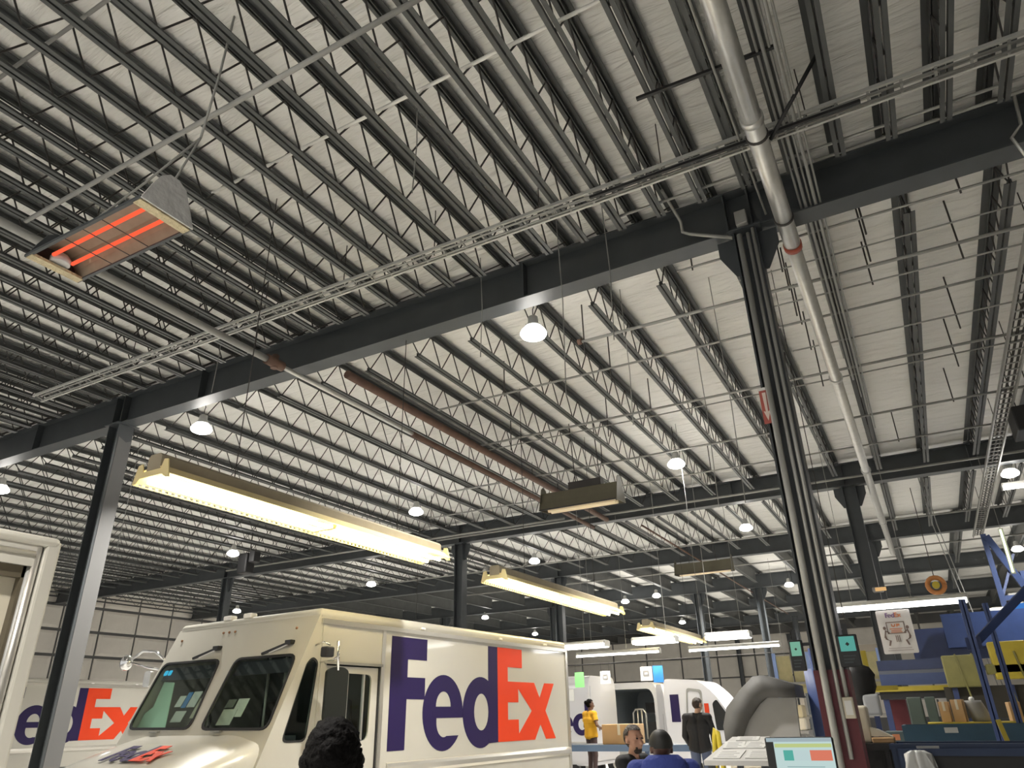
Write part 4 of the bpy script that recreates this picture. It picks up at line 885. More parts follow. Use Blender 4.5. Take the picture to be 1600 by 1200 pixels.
# ------------------------------------------------------------------ desk, monitor, grey machine near the column
t = thing('work_table', 'white work table covered with papers left of the computer monitor', 'table', (-1.42, 5.9, 0))
mb = MB(); mb.plate([(-.06, -.58), (.42, -.58), (.26, .1), (-.01, .1)], [], .03, (0, 0, 1.49), (1, 0, 0), (0, 1, .18)); mb.build('table_top', mat('white_laminate', (.66, .65, .63), .4), t)
for x, y in ((-.02, -.54), (.36, -.54), (.2, .05), (.03, .05)): MB().b2((x - .02, y - .02, 0), (x + .02, y + .02, 1.487 + y * .18)).build('leg', STEEL, t)
for k, (x, y, w, h, a) in enumerate([(.12, .02, .16, .12, .1), (.21, -.16, .15, .2, -.05), (.06, -.17, .14, .2, .1), (.08, -.43, .18, .22, .0), (.29, -.42, .19, .22, .06)]):
    p = thing('paper_sheet', '%s sheet of paper on the white work table, counted from its far end' % ORD[k], 'paper', (-1.42 + x, 5.9 + y, 1.522 + y * .18), a, group='papers on the work table'); p.rotation_euler = (math.atan(.18), 0, a)
    MB().b2((-w / 2, -h / 2, 0), (w / 2, h / 2, .004)).build('sheet', WHITE, p)
    mb = MB()
    for q in range(4): mb.b2((-w * .36, -h * .36 + q * h * .2, .004), (w * (.2 + .16 * ((q + k) % 2)), -h * .36 + q * h * .2 + h * .05, .0048))
    mb.build('print', mat('pencil_grey', (.33, .32, .32), .6), p)
t = thing('computer_monitor', 'computer monitor with pale screen showing yellow, green and red blocks', 'monitor', (-.80, 5.0, 1.0), .06)
mb = MB(); mb.add(*bevbox((-.20, 0, .13), (.19, .05, .56), .012)); mb.build('casing', SCRF, t)
MB().b2((-.15, -.003, .15), (.18, .0, .535)).build('screen', emis('pale_screen', (.62, .80, .78), .82), t)
MB().b2((-.19, -.003, .535), (.18, 0.0, .556)).build('title_bar', emis('screen_blue_grey', (.50, .62, .66), .7), t)
MB().b2((-.145, -.005, .505), (.175, -.002, .525)).build('yellow_bar', emis('screen_yellow', (.62, .72, .30), .8), t)
for x0, x1, c, nm in ((-.10, -.045, (.12, .50, .42), 'green_block'), (-.04, .045, (.62, .78, .78), 'white_block'), (.05, .17, (.85, .25, .16), 'red_block')):
    MB().b2((x0, -.005, .435), (x1, -.002, .49)).build(nm, emis('screen_' + nm, c, .8), t)
mb = MB()
for k in range(4): mb.b2((-.09, -.005, .40 - .035 * k), (.12 - .03 * (k % 2), -.002, .405 - .035 * k))
mb.build('screen_text', emis('screen_text', (.42, .62, .62), .7), t)
MB().tube((0, .03, .02), (0, .03, .2), .03, 12).build('stand', SCRF, t)
mb = MB(); mb.add(*bevbox((-.12, -.06, 0), (.12, .12, .02), .008)); mb.build('foot', SCRF, t)
t = thing('computer_desk', 'dark desk carrying the computer monitor', 'desk', (-.8, 5.02, 0))
MB().b2((-.4, -.25, .96), (.35, .24, 1.0)).build('desk_top', DKGREY, t)
for x in (-.36, .31):
    for y in (-.2, .2): MB().b2((x - .02, y - .02, 0), (x + .02, y + .02, .96)).build('leg', STEEL, t)
t = thing('machine_hood', 'big curved dark grey hood over a light grey panel left of the near column', 'machine', (-2.0, 10.3, 0))
secs = []
for a in range(0, 9):
    f = a / 8
    pts = [(-.46, 1.16), (-.47, 1.55), (-.40, 1.76), (-.18, 1.98), (-.02, 2.11), (.10, 2.12), (.46, 2.00)][min(a, 6)] if a < 7 else None
    if pts: secs.append(pts)
top = secs; thick = [(-.36, 1.16), (-.28, 1.40), (-.16, 1.62), (.0, 1.80), (.10, 1.87), (.26, 1.86), (.46, 1.855)]
mb = MB(); mb.loft([[(a[0], -.35, a[1]), (a[0], .35, a[1]), (b[0], .35, b[1]), (b[0], -.35, b[1])] for a, b in zip(top, thick)]); mb.build('hood', DKGREY, t)
mb = MB(); mb.plate([(-.36, 1.16), (.40, 1.16), (.44, 1.85), (.10, 1.86), (.0, 1.79), (-.16, 1.61), (-.28, 1.39)], [], .06, (0, -.2, 0), (1, 0, 0), (0, 0, 1)); mb.build('front_panel', GREYPL, t)
mb = MB(); mb.add(*bevbox((-.44, -.4, 1.08), (.48, .4, 1.17), .02)); mb.build('ledge', CREAM, t)
mb = MB(); mb.add(*bevbox((-.42, -.36, 0), (.46, .36, 1.08), .02)); mb.build('cabinet', GREYPL, t)
t = thing('fabric_curtain', 'folded blue curtain beside the near column, behind the grey hood', 'curtain', (-1.36, 10.6, 0))
mb = MB(); mb.loft([[(x, .04 * math.sin(k * 2.1) , z) for k, x in enumerate((-.13, -.08, -.03, .02, .07, .12))] + [(x, .04 * math.sin(k * 2.1) + .012, z) for k, x in reversed(list(enumerate((-.13, -.08, -.03, .02, .07, .12))))] for z in (1.25, 1.7, 2.2)]); mb.build('cloth', BLUE2, t)
MB().tube((.0, .05, 0), (-.02, .05, 2.45), .02, 8).build('pole', BLUE2, t)
t = thing('terminal', 'cream plastic terminal housing right of the near column foot', 'terminal', (-.76, 8.75, 1.40))
mb = MB(); mb.add(*bevbox((-.10, -.1, 0), (.075, .12, .34), .03)); mb.build('housing', CREAM, t); MB().b2((-.07, -.105, .12), (-.02, -.098, .3)).build('grille', mat('dull_cream', (.45, .41, .33), .6), t)
t = thing('paper_tray', 'stack of cream paper trays beside the cream terminal', 'tray', (-.60, 8.75, 1.40))
mb = MB(); mb.add(*bevbox((-.09, -.12, 0), (.11, .12, .05), .01)); mb.build('lower_tray', CARD, t); mb = MB(); mb.plate([(-.09, .06), (.10, .055), (-.02, .12), (-.09, .14)], [], .2, (0, .1, 0), (1, 0, 0), (0, 0, 1)); mb.build('paper_stack', CREAM, t)
t = thing('work_bench', 'black bench behind the near column carrying the cream terminal', 'bench', (-.7, 8.8, 0))
MB().b2((-.3, -.25, 1.34), (.16, .3, 1.40)).build('bench_top', BLACK, t); MB().b2((-.28, .24, .1), (.14, .27, 1.34)).build('back_panel', BLACK, t)
for x in (-.27, .13):
    for y in (-.22, .27): MB().b2((x - .02, y - .02, 0), (x + .02, y + .02, 1.34)).build('leg', BLACK, t)
t = thing('plastic_bag', 'bunched black bag hanging right of the teal screen', 'bag', (-.84, 10.2, 1.75))
mb = MB(); rg = []
for z, r in ((0, .05), (.08, .13), (.2, .17), (.33, .19), (.42, .15), (.47, .04)):
    rg.append([(r * (1 + .18 * math.sin(5 * a + z * 9)) * math.cos(a), r * .7 * math.sin(a), z) for a in [2 * PI * k / 20 for k in range(20)]])
mb.loft(rg); mb.build('bag', BLACK, t)
mb = MB(); mb.add(*bevbox((.02, -.1, -.12), (.2, .05, .12), .03)); mb.build('shiny_wrap', mat('clear_wrap', (.35, .36, .38), .15), t)
MB().tube((0, 0, .46), (0, 0, Z_DECK - 1.75), .006, 5).build('cord', WEB, t)

# ------------------------------------------------------------------ blue sorting machine area at the right
t = thing('sorting_platform', 'big blue steel sorting platform with yellow rail at the right edge', 'machine', (0, 20, 0))
MB().b2((-.35, 1.9, 2.78), (4.5, 2.0, 3.55)).build('upper_panel', BLUE, t)
MB().b2((.45, 1.7, 3.05), (4.5, 1.8, 3.85)).build('upper_panel', mat('deep_blue_paint', (.02, .045, .15), .45, var=.2), t)
MB().b2((-1.15, .0, 2.52), (.35, .08, 2.74)).build('side_panel', BLUE, t); MB().b2((-1.15, -.02, 2.20), (.3, .08, 2.44)).build('side_panel', BLUE2, t)
MB().b2((-1.15, .02, 2.44), (4.5, .1, 2.52)).build('channel', mat('grey_blue', (.16, .18, .24), .5), t)
MB().b2((-1.3, -.5, 2.06), (.4, -.42, 2.16)).build('yellow_rail', YELLOW, t)
MB().b2((-1.2, -.4, 1.90), (4.5, 2, 2.06)).build('deck', BLACK, t)
for x in (-1.1, .5, 2.0, 4.2):
    for y in (-.3, 1.9): MB().b2((x - .06, y - .06, 0), (x + .06, y + .06, 2.78 if y > 0 else 1.9)).build('leg', BLUE, t)
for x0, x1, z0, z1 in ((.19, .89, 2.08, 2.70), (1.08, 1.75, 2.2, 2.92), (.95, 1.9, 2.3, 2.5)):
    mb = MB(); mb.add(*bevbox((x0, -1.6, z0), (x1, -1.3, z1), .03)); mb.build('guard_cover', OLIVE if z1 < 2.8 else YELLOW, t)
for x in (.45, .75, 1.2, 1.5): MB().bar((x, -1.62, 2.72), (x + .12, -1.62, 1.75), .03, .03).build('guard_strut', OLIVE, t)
MB().b2((.1, -1.35, 1.5), (2.2, -1.25, 2.1)).build('dark_backing', mat('brown_black', (.035, .03, .02), .6), t)
for x in (.3, 1.3, 2.1): MB().b2((x - .05, -1.5, 0), (x + .05, -1.4, 2.1)).build('leg', BLUE, t)
for k, (x0, x1) in enumerate(((-.62, -.34), (-.30, -.1))):
    t = thing('equipment_cabinet', ['dark green cabinet right of the red column foot', 'second dark green cabinet, just left of the cartons'][k], 'cabinet', ((x0 + x1) / 2, 17.5, 0)); w = (x1 - x0) / 2 - .01
    mb = MB(); mb.add(*bevbox((-w, 0, 0), (w, .4, 1.91), .02)); mb.build('body', DKGREEN, t); MB().b2((-w * .8, -.012, .2), (w * .8, .0, 1.85)).build('door', DKGREEN, t); MB().b2((w * .5, -.03, 1.0), (w * .6, -.01, 1.15)).build('handle', ALU, t)
t = thing('bin_shelf', 'narrow shelf behind the teal bin with cartons standing on it', 'shelf', (.4, 16, 0))
MB().b2((-.7, -.3, 1.42), (1.7, .4, 1.47)).build('shelf_board', YELLOW, t)
for x in (-.65, .5, 1.65):
    for y in (-.26, .36): MB().b2((x - .03, y - .03, 0), (x + .03, y + .03, 1.42)).build('leg', BLUE, t)
for x0, x1, h, rz, lb in ((-.05, .10, .33, -.1, 'pale carton first on the shelf right of the green cabinets'), (.15, .33, .36, -.15, 'tan carton second on the shelf, leaning'), (.98, 1.15, .3, .1, 'pinkish carton right of the first blue post'), (1.25, 1.45, .26, 0, 'small carton at the right end of the shelf')):
    b = thing('cardboard_box', lb, 'box', ((x0 + x1) / 2, 16, 1.472), rz); w = (x1 - x0) / 2
    mb = MB(); mb.add(*bevbox((-w, -.15, 0), (w, .15, h), .006)); mb.build('carton', CARD, b); MB().b2((-.02, -.154, h * .55), (.02, .15, h + .003)).build('tape', CREAM, b)
b = thing('mail_sack', 'slumped grey sack on the shelf beside the leaning carton', 'sack', (.56, 16, 1.472))
mb = MB(); rg = [[((.15 - .05 * z) * (1 + .1 * math.sin(3 * a + 9 * z)) * math.cos(a) - z * .25, .12 * math.sin(a), z) for a in [2 * PI * k / 16 for k in range(16)]] for z in (0, .08, .18, .28, .34)]
mb.loft(rg); mb.build('sack', GREYPL, b); mb = MB(); mb.sphere((-.09, 0, .36), .045, 10, 6); mb.build('knot', WHITE, b)
def bin_(name, label, loc, dims, m, wall=.03, lbl=None, rim=None):
    t = thing(name, label, 'bin', loc); w, d, z0, z1 = dims
    for a, b, nm in (((-w / 2, -d / 2, z0), (w / 2, -d / 2 + wall, z1), 'front_wall'), ((-w / 2, d / 2 - wall, z0), (w / 2, d / 2, z1), 'back_wall'), ((-w / 2, -d / 2 + wall, z0), (-w / 2 + wall, d / 2 - wall, z1), 'end_wall'), ((w / 2 - wall, -d / 2 + wall, z0), (w / 2, d / 2 - wall, z1), 'end_wall')):
        MB().b2(a, b).build(nm, m, t)
    MB().b2((-w / 2 + wall, -d / 2 + wall, z0), (w / 2 - wall, d / 2 - wall, z0 + .03)).build('bottom', m, t)
    for x in (-w / 2 + .1, w / 2 - .1):
        for y in (-d / 2 + .1, d / 2 - .1): MB().tube((x - .03, y, z0 / 2), (x + .03, y, z0 / 2), z0 / 2, 12).build('caster', BLACK, t)
    if rim: MB().b2((-w / 2 - .01, -d / 2 - .01, z1 - .05), (w / 2 + .01, -d / 2, z1)).build('rim', rim, t)
    for x, z, ww, hh in (lbl or []): MB().b2((x - ww / 2, -d / 2 - .014, z - hh / 2), (x + ww / 2, -d / 2 - .001, z + hh / 2)).build('label', mat('label_grey', (.45, .46, .46), .6), t)
    return t
bin_('roller_bin', 'long teal blue bin behind the navy bin, with small pale labels', (.55, 13.4, 0), (2.3, .8, .15, 1.48), TEALBIN, lbl=[(-.52, 1.41, .17, .07), (.62, 1.38, .18, .07)])
navy = bin_('roller_bin', 'navy blue bin in front at the right bottom with white bag in it', (.15, 8.75, 0), (1.35, .6, .12, 1.40), NAVY, rim=NAVY, lbl=[(-.36, 1.37, .19, .022)])
t = navy
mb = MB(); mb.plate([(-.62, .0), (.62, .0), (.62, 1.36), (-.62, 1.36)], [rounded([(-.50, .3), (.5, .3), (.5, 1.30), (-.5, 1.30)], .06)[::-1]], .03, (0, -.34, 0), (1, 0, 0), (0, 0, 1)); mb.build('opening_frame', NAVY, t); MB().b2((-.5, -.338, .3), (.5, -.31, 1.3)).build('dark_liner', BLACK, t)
b = thing('plastic_sack', 'crumpled white plastic sack hanging on the front of the navy bin', 'bag', (-.27, 8.31, .72))
mb = MB(); rg = []
for z, r in ((0, .03), (.1, .12), (.3, .15), (.48, .13), (.6, .10), (.63, .05)):
    rg.append([(r * (1 + .22 * math.sin(4 * a + z * 11)) * math.cos(a) - .05 * z, .05 * (1 + .5 * math.sin(7 * a)) * math.sin(a), z) for a in [2 * PI * k / 24 for k in range(24)]])
mb.loft(rg); mb.build('sack', mat('white_film', (.62, .63, .62), .25), b)
mb = MB(); mb.plate(rounded([(-.06, .3), (.04, .26), (.07, .42), (-.02, .5)], .03), [], .006, (0, -.085, 0), (1, 0, 0), (0, 0, 1)); mb.build('dark_print', BLACK, b)
t = thing('floor_carton', 'orange brown parcel peeking over the teal bin end', 'box', (-.72, 13.3, 0)); mb = MB(); mb.add(*bevbox((-.14, -.15, 0), (.14, .15, 1.40), .02)); mb.build('carton', mat('teal_carton', (.10, .14, .15), .6), t); MB().b2((-.04, -.156, 1.28), (.06, -.15, 1.36)).build('orange_label', mat('faded_orange_print', (.66, .25, .12), .5), t)
for x, y, z1, lb in ((.51, 11, 2.95, 'nearer blue steel post standing by the teal bin'), (.95, 13.95, 3.2, 'farther blue steel post behind the teal bin')):
    t = thing('steel_post', lb, 'post', (x, y, 0)); f = .04
    MB().b2((-f, -f, .01), (f, -f + .012, z1)).build('flange', BLUE2, t); MB().b2((-f, f - .012, .01), (f, f, z1)).build('flange', BLUE2, t); MB().b2((-.006, -f, .01), (.006, f, z1)).build('web', BLUE, t); MB().b2((-.09, -.09, 0), (.09, .09, .012)).build('base_plate', BLUE, t)
t = thing('steel_brace', 'dark blue slanting beam rising to the right from the nearer blue post', 'brace', (.51, 11.1, 2.45))
MB().bar((.05, 0, 0), (.9, .3, .72), .06, .09).build('beam', mat('deep_blue_paint', (.02, .045, .15), .45), t); MB().bar((-.02, -.02, -.03), (.28, .08, .2), .05, .05).build('bare_end', GREYPL, t); MB().b2((-.08, -.06, -.1), (.09, -.04, .05)).build('gusset', BLUE, t)
t = thing('yellow_brace', 'yellow slanting leg leaning off the foot of the nearer blue post', 'brace', (.47, 9.6, 0))
MB().bar((.24, 0, 0), (.0, .0, 1.58), .045, .045).build('leg', YELLOW, t); MB().bar((.2, .0, .02), (.05, .9, 1.0), .03, .03).build('strut', YELLOW, t)
t = thing('yellow_post', 'yellow and blue post left of the lifting sign, behind the black bag', 'post', (-.97, 14, 0))
MB().b2((-.04, -.04, 1.9), (.04, .04, 2.6)).build('yellow_upper', YELLOW, t); MB().b2((-.04, -.04, 0), (.04, .04, 1.9)).build('blue_lower', BLUE, t); MB().b2((.04, -.02, 1.98), (.4, .02, 2.05)).build('yellow_arm', YELLOW, t)
t = thing('blue_tower', 'blue steel tower frame high at the right edge under the girder', 'frame', (1.99, 22.5, 0))
for a, b, w in (((-.05, 0, 0), (-.05, 0, 5.85), .12), ((.0, 0, 5.8), (.55, .2, 4.4), .16), ((.5, .2, 4.75), (2.4, .4, 4.85), .2), ((-.05, 0, 4.2), (2.4, .3, 4.25), .12), ((.5, .2, 0), (.5, .2, 4.5), .12), ((2.3, .3, 0), (2.3, .3, 4.85), .12), ((-.05, 0, 4.2), (.5, .2, 5.3), .06)):
    MB().bar(a, b, w, w, up=(0, 1, 0)).build('member', mat('tower_blue', (.018, .035, .10), .5, var=.2), t)
for k in range(4): MB().bar((-.02, .3, 3.95 + .12 * k), (.55, .3, 3.98 + .12 * k), .05, .05).build('roller', GREYPIPE, t)
MB().b2((.12, -.1, 3.93), (.42, 0, 4.05)).build('blue_lamp', emis('blue_lit_panel', (.06, .22, .62), .9), t)
mb = MB(); mb.add(*bevbox((.95, -.4, 3.3), (1.6, .1, 4.1), .15)); mb.build('grey_drum', GREYPL, t)
mb = MB(); mb.add(*bevbox((-.45, -.3, 3.5), (.0, .0, 3.98), .1)); mb.build('cream_chute', CREAM, t); MB().b2((-.6, -.1, 3.45), (.1, .05, 3.52)).build('shelf', BLUE, t)
for x, z0, z1 in ((1.25, 2.0, 6.0), (1.15, 2.0, 6.2)):
    pipe('hanging_cable', 'thin cable slanting down behind the strip light, %s' % ('left of pair' if x < 1.2 else 'right of pair'), 'wire', [(x - .35, 22.2, Z_DECK), (x - .3, 22.2, 6.2), (x + .15, 22.2, 2.06)], .012, GREYPIPE, 5)
t = thing('cable_reel', 'rusty orange cable reel hung far above the strip light', 'reel', (.62, 25, 5.0))
mb = MB(); mb.path([(.22 * math.cos(a), 0, .22 * math.sin(a)) for a in [2 * PI * k / 16 for k in range(17)]], .07, 8); mb.build('coil', mat('orange_brown', (.45, .18, .05), .6), t); MB().tube((0, -.1, 0), (0, .1, 0), .1, 12).build('hub', YELLOW, t); MB().tube((0, 0, .25), (0, 0, Z_DECK - 5.0), .012, 5).build('hanger_rod', WEB, t)
t = thing('warning_lamp', 'small orange lit lamp on the red footed column', 'lamp', (-.78, 20.5, 4.42))
mb = MB(); mb.add(*bevbox((-.12, -.1, -.06), (.14, .14, .06), .03)); mb.build('housing', GREYPL, t); mb = MB(); mb.add(*bevbox((-.05, -.12, -.05), (.2, -.09, .04), .01)); mb.build('lens', emis('amber_glow', (.8, .48, .2), .9), t)
t = thing('tall_rack', 'pale rack of yellow panels against the back behind the grey hood', 'rack', (-3.0, 30, 0))
for x in (-2.2, -1.0, .2, 1.4): MB().b2((x - .06, -.06, 0), (x + .06, .06, 3.7)).build('upright', mat('light_blue_paint', (.25, .36, .68), .5), t)
for k in range(6): MB().b2((-2.2 + .62 * k, .1, 2.3), (-1.65 + .62 * k, .16, 3.6)).build('panel', mat('pale_yellow_panel', (.46, .41, .22), .6, var=.2), t)
for z in (1.5, 2.6): MB().b2((-2.25, -.08, z), (1.45, .2, z + .08)).build('shelf', GREYPL, t)
t = thing('pallet_load', 'cream wrapped load on a grey cage low behind the vans, left of the hood', 'load', (-5.2, 29, 0))
mb = MB(); mb.add(*bevbox((-.9, -.5, 1.1), (.95, .5, 1.5), .06)); mb.build('wrapped_load', CREAM, t); mb = MB(); mb.add(*bevbox((-.85, -.5, 1.5), (.9, .5, 1.9), .06)); mb.build('wrapped_load', mat('buff', (.55, .47, .30), .7), t)
MB().b2((-.95, -.5, 1.0), (1, .5, 1.1)).build('cage_top', GREYPL, t)
for k in range(9): MB().tube((-.9 + .225 * k, -.48, 0), (-.9 + .225 * k, -.48, 1.0), .015, 6).build('cage_bar', GREYPIPE, t)
MB().b2((-.95, -.3, 0), (1, .5, 1.0)).build('cage_body', GREYPL, t)
t = thing('back_beam', 'tan overhead door header on the back wall behind the grey hood', 'beam', (-4.2, 45, 0))
MB().b2((-2.6, 0, 4.1), (2.6, .3, 4.9)).build('header', mat('tan_header', (.25, .22, .18), .7), t)
for x in (-2.5, 2.5): MB().b2((x - .1, 0, 0), (x + .1, .2, 4.1)).build('jamb', mat('tan_header', (.25, .22, .18), .7), t)

# ------------------------------------------------------------------ people
SKIN = [mat('skin_light', (.50, .30, .21), .5), mat('skin_tan', (.50, .27, .18), .5), mat('skin_brown', (.13, .065, .04), .5)]
HAIRB = mat('black_hair', (.005, .0045, .0045), .75, spec=.1, bump=.35, bscale=45)
HAIRD = mat('dark_brown_hair', (.035, .022, .015), .55, bump=.6, bscale=60)
def capsule(p0, p1, r0, r1, n=12, flat=1.0):
    p0, p1 = Vector(p0), Vector(p1); d = p1 - p0; L = d.length
    d = d.normalized() if L > 1e-6 else Vector((0, 0, 1))
    x = d.orthogonal().normalized(); y = d.cross(x); rings = []
    for a in (-80, -50, -20): rings.append((p0 + d * r0 * math.sin(math.radians(a)), r0 * math.cos(math.radians(a))))
    for a in (20, 50, 80): rings.append((p1 + d * r1 * math.sin(math.radians(a)), r1 * math.cos(math.radians(a))))
    return [[c + (x * math.cos(2 * PI * k / n) + y * math.sin(2 * PI * k / n)) * r for k in range(n)] for c, r in rings]
def person(label, loc, rz, J, skin, clothes, hair=None, female=False, scale=1.0, head_turn=0.0, head_tilt=0.0, beard=None):
    """J: joint positions in metres for a 1.75 m adult, x right, y forward, z up"""
    t = thing('person', label, 'person', loc, rz); t.scale = (scale,) * 3
    mb = MB(); segs = []
    def seg(a, b, r0, r1, reg, n=12):
        mb.loft(capsule(a, b, r0, r1, n)); segs.append((np.array(a, float), np.array(b, float), (r0 + r1) / 2, reg))
    V = lambda k: Vector(J[k])
    pel, che, nek, hd = V('pelvis'), V('chest'), V('neck'), V('head')
    across = (V('shR') - V('shL')).normalized(); sh = .84 if female else 1.0
    hipx = (V('hipR') - V('hipL')).normalized()
    for s in (-1, 1):
        seg(pel + hipx * s * .07, (pel + che) / 2 + across * s * .055, .115, .105, 'torso')
        seg((pel + che) / 2 + across * s * .055, che + across * s * .075, .105, .118, 'torso')
        seg(che + across * s * .075, nek - Vector((0, 0, .06)) + across * s * .07, .118, .07, 'torso')
        k = 'R' if s > 0 else 'L'
        seg(nek - Vector((0, 0, .035)), V('sh' + k), .055, .062, 'torso')
        seg(V('sh' + k), V('el' + k), .055, .042, 'uarm' + k); seg(V('el' + k), V('wr' + k), .042, .028, 'farm' + k)
        seg(V('hip' + k), V('kn' + k), .088, .058, 'thigh' + k); seg(V('kn' + k), V('an' + k), .056, .038, 'shin' + k)
        an = V('an' + k); toe = V('toe' + k); seg(an + Vector((0, -.035, -.035)), toe, .042, .036, 'foot')
        # hand: palm, four fingers of unequal length with a bend, thumb from the side
        w = V('wr' + k); d = (w - V('el' + k)).normalized(); side = d.cross(Vector((s, .2, 0))).normalized(); curl = side.cross(d).normalized() * s
        kn = w + d * .085
        for q in (-1, 0, 1): seg(w + d * .01 + side * q * .012, kn + side * q * .025, .019, .017, 'hand', 8)
        for q, ln in ((-1.5, .058), (-.5, .072), (.5, .078), (1.5, .066)):
            b0 = kn + side * q * .019; b1 = b0 + (d * .85 + curl * .35).normalized() * ln * .55; b2 = b1 + (d * .45 + curl * .8).normalized() * ln * .5
            seg(b0 - d * .01, b1, .0105, .0095, 'hand', 8); seg(b1, b2, .0095, .008, 'hand', 8)
        th0 = w + d * .03 + side * .028; th1 = th0 + (d * .6 + side * .75).normalized() * .045
        seg(th0, th1, .014, .012, 'hand', 8); seg(th1, th1 + (d * .9 + curl * .3).normalized() * .032, .012, .009, 'hand', 8)
    seg(nek - Vector((0, 0, .05)), hd - Vector((0, 0, .05)), .056, .052, 'neck')
    R = Matrix.Rotation(head_turn, 3, 'Z') @ Matrix.Rotation(head_tilt, 3, 'X')
    H = lambda x, y, z: hd + R @ Vector((x, y, z))
    def ball(c, r, n=14):
        s_ = MB(); s_.sphere((0, 0, 0), r, n, 10); mb.add([H(*c) + R @ Vector(v) for v in s_.v], s_.f)
    ball((0, -.012, .03), (.076, .096, .095), 20); ball((0, .022, -.035), (.058, .068, .075)); ball((0, .048, -.088), (.034, .032, .026))
    seg(H(0, .080, .008), H(0, .106, -.032), .010, .015, 'head', 8)
    for s in (-1, 1):
        ball((s * .078, -.012, -.005), (.012, .022, .032), 10); ball((s * .030, .072, .030), (.026, .016, .012), 10); ball((s * .040, .058, -.025), (.022, .02, .022), 10)
        seg(H(s * .004, .090, -.060), H(s * .022, .080, -.058), .008, .006, 'head', 8)
    segs.append((np.array(hd + Vector((0, 0, .02))), np.array(hd + Vector((0, 0, -.05))), .085, 'head'))
    raw = bpy.data.objects.new('tmp', mb.mesh('tmp')); C.objects.link(raw)
    m = raw.modifiers.new('r', 'REMESH'); m.mode = 'VOXEL'; m.voxel_size = .0085; m.use_smooth_shade = True
    m2 = raw.modifiers.new('s', 'SMOOTH'); m2.factor = .5; m2.iterations = 3
    dg = bpy.context.evaluated_depsgraph_get(); dg.update()
    me = bpy.data.meshes.new_from_object(raw.evaluated_get(dg)); me.name = 'body'
    bpy.data.objects.remove(raw)
    me.materials.clear(); me.materials.append(skin)
    body = bpy.data.objects.new('body', me); C.objects.link(body); body.parent = t
    nv = len(me.vertices); co = np.zeros(nv * 3); me.vertices.foreach_get('co', co); co = co.reshape(-1, 3)
    no = np.zeros(nv * 3); me.vertices.foreach_get('normal', no); no = no.reshape(-1, 3)
    best = np.full(nv, 1e9); reg = np.zeros(nv, int); par = np.zeros(nv)
    names = []
    for a, b, r, g in segs:
        if g not in names: names.append(g)
        d = b - a; L = d @ d + 1e-12; u = np.clip(((co - a) @ d) / L, 0, 1)
        dist = np.linalg.norm(co - (a + u[:, None] * d), axis=1) - r
        k = dist < best; best[k] = dist[k]; reg[k] = names.index(g); par[k] = u[k]
    loc_h = (co - np.array(hd)) @ np.array(R)          # head-local
    rn = np.array(names)[reg]
    polys = [tuple(p.vertices) for p in me.polygons]
    def shell(name, mask, off, m_, noise_amp=0, lab=None):
        idx = {}; vs = []; fs = []
        for p in polys:
            if all(mask[i] for i in p):
                f = []
                for i in p:
                    if i not in idx:
                        idx[i] = len(vs); o = off + (noise_amp * noise.noise(Vector(co[i]) * (75 if noise_amp > .0105 else 28)) if noise_amp else 0)
                        vs.append(co[i] + no[i] * o)
                    f.append(idx[i])
                fs.append(tuple(f))
        if not fs: return None
        q = MB(); q.add(vs, fs, True); o = q.build(name, m_, t)
        if lab: o['label'] = lab
        return o
    for name, regs, off, m_ in clothes:
        mask = np.zeros(nv, bool)
        for g, lim in regs.items(): mask |= (rn == g) & (par <= lim)
        if name in ('trousers', 'jeans', 'shorts'):
            mask |= (rn == 'torso') & (co[:, 2] < pel.z + .05)
        if name in ('shirt', 'jacket', 'hoodie'):
            mask &= ~((rn == 'torso') & (co[:, 2] < pel.z - .10))
        shell(name, mask, off, m_)
    x, y, z = loc_h.T
    headm = (rn == 'head') | (rn == 'neck')
    if hair:
        mat_h, style = hair
        front = (y > .035)
        ex = (np.abs(x) > .074) & (z < .03) & (style != 'thick')
        mask = headm & ((z > .072) | ((y < .012) & (z > -.045 - .35 * np.clip(-y, 0, .1))) & ~ex) & ~(front & (z < .075))
        if style == 'cap': shell('cap', headm & (z > .028 - .25 * np.clip(-y, -.1, .1)), .016, mat_h)
        elif style == 'bun':
            shell('hair', mask, .014, mat_h, .006); b = MB(); b.sphere(H(0, -.11, .05), (.05, .045, .05), 12, 8); b.build('hair_bun', mat_h, t)
        else: shell('hair', mask, .022 if style == 'thick' else .010, mat_h, .011 if style == 'thick' else .004)
    if beard is not None:
        shell('beard', headm & (y > .03) & (((z < -.052) & (z > -.118)) & ~((z > -.072) & (z < -.055) & (np.abs(x) < .024))) & (np.abs(x) < .042), .004, beard, .002)
    for s in (-1, 1):
        e = MB(); q = MB(); q.sphere((0, 0, 0), (.013, .008, .008), 10, 8); e.add([H(s * .032, .083, .012) + R @ Vector(v) for v in q.v], q.f, True)
        e.build('eye', mat('eye_dark', (.03, .02, .018), .2), t)
    return t
def pose(**kw):
    J = dict(pelvis=(0, 0, .96), chest=(0, -.01, 1.27), neck=(0, -.015, 1.47), head=(0, .02, 1.635), hipL=(-.09, 0, .92), hipR=(.09, 0, .92), knL=(-.10, .02, .50), knR=(.10, .02, .50), anL=(-.10, -.02, .085), anR=(.10, -.02, .085),
             toeL=(-.12, .14, .038), toeR=(.12, .14, .038), shL=(-.185, -.01, 1.42), shR=(.185, -.01, 1.42), elL=(-.235, -.03, 1.13), elR=(.235, -.03, 1.13), wrL=(-.23, .07, .88), wrR=(.23, .07, .88))
    J.update(kw); return J
FULL = {'torso': 1, 'uarmL': 1, 'uarmR': 1, 'farmL': .93, 'farmR': .93}
TEE = {'torso': 1, 'uarmL': .62, 'uarmR': .62}
LEG = {'thighL': 1, 'thighR': 1, 'shinL': .97, 'shinR': .97}
SHOE = {'foot': 1}
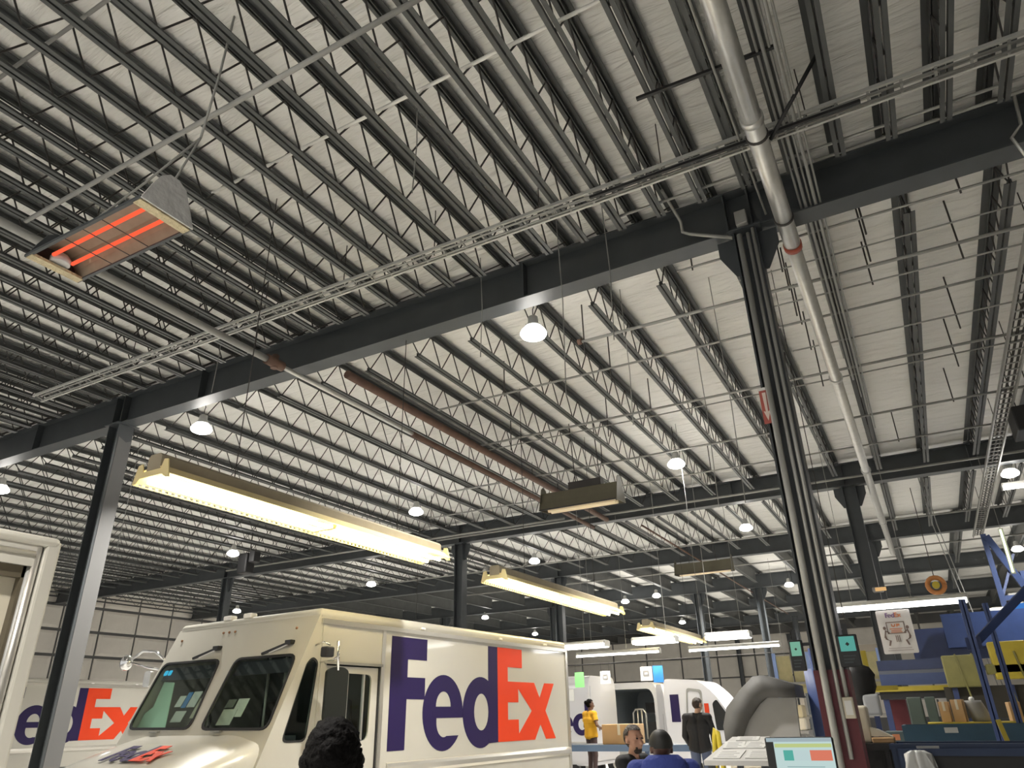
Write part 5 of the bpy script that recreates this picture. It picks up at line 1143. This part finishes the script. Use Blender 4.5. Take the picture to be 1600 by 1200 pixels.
BLKF = mat('black_cloth', (.010, .010, .012), .8); NVY = mat('royal_blue_fleece', (.035, .055, .25), .85, bump=.3, bscale=40); DNM = mat('grey_blue_denim', (.075, .095, .16), .8); MUST = mat('mustard_tee', (.62, .33, .012), .8); BRN = mat('dark_brown_trousers', (.05, .03, .03), .8)
shoes = ('shoes', SHOE, .012, BLACK)
person('person seen from behind at the bottom, black hair, facing the big truck', (-1.865, 2.10, .012), .72, pose(), SKIN[1], [('jacket', FULL, .014, BLKF), ('trousers', LEG, .012, BLKF), shoes], (HAIRB, 'thick'), scale=.958)
person('smiling person in black jacket with goatee, turned to the right', (-2.40, 6.47, .012), -1.75, pose(shL=(-.18, -.01, 1.45), shR=(.18, -.01, 1.45), neck=(0, -.015, 1.49), elR=(.24, .03, 1.14), wrR=(.16, .25, 1.05)), SKIN[1], [('jacket', FULL, .014, BLKF), ('trousers', LEG, .012, DNM), shoes], (HAIRD, 'short'), scale=.915, head_turn=-.35, beard=HAIRD)
person('person in blue hooded top and black cap seen from behind', (-1.76, 5.30, .012), .45, pose(chest=(0, -.01, 1.34), neck=(0, -.015, 1.53), shL=(-.195, -.01, 1.49), shR=(.195, -.01, 1.49), elL=(-.26, -.03, 1.19), elR=(.26, -.03, 1.19), wrL=(-.25, .07, .95), wrR=(.25, .07, .95)), SKIN[2], [('hoodie', FULL, .024, NVY), ('trousers', LEG, .012, BLKF), shoes], (mat('black_cap', (.012, .012, .011), .6), 'cap'), scale=.90)
t_h = MB(); rg = [[(.13 * math.cos(a) * k0, -.085 + .06 * math.sin(a) * k0, z) for a in [2 * PI * q / 20 for q in range(20)]] for k0, z in ((1.1, 1.40), (1.45, 1.47), (1.25, 1.56), (.85, 1.60))]
t_h.loft(rg); hood = t_h.build('hood', NVY, [o for o in bpy.data.objects if o.get('label', '').startswith('person in blue hooded')][0])
person('person in mustard yellow tee on the platform, hand at the waist', (-7.30, 17.0, .412), -.55, pose(elR=(.30, -.02, 1.17), wrR=(.14, .16, 1.12), elL=(-.25, .0, 1.14), wrL=(-.19, .14, .93)), SKIN[2], [('shirt', TEE, .022, MUST), ('trousers', LEG, .012, BRN), shoes], (HAIRB, 'bun'), female=True, scale=.935, head_turn=-.3)
person('person in black tee and jeans with back turned, head bent right', (-3.90, 13.9, .0), .15, pose(head=(.03, .05, 1.62), elR=(.25, .05, 1.15), wrR=(.22, .27, 1.02), elL=(-.24, .02, 1.13), wrL=(-.2, .22, .98)), SKIN[0], [('shirt', FULL, .022, BLKF), ('jeans', LEG, .014, DNM), shoes], (HAIRD, 'short'), scale=1.09, head_turn=-.6, head_tilt=-.25)
t = thing('step_stool', 'grey work step under the person in black tee', 'step', (-3.90, 13.9, 0))
MB().b2((-.4, -.3, .16), (.4, .35, .20)).build('tread', GREYPL, t)
for x in (-.36, .36):
    for y in (-.26, .31): MB().b2((x - .03, y - .03, 0), (x + .03, y + .03, .16)).build('leg', STEEL, t)
for o in bpy.data.objects:
    if o.get('label', '').startswith('person in black tee'): o.location.z = .214; o.scale = (1.0,) * 3
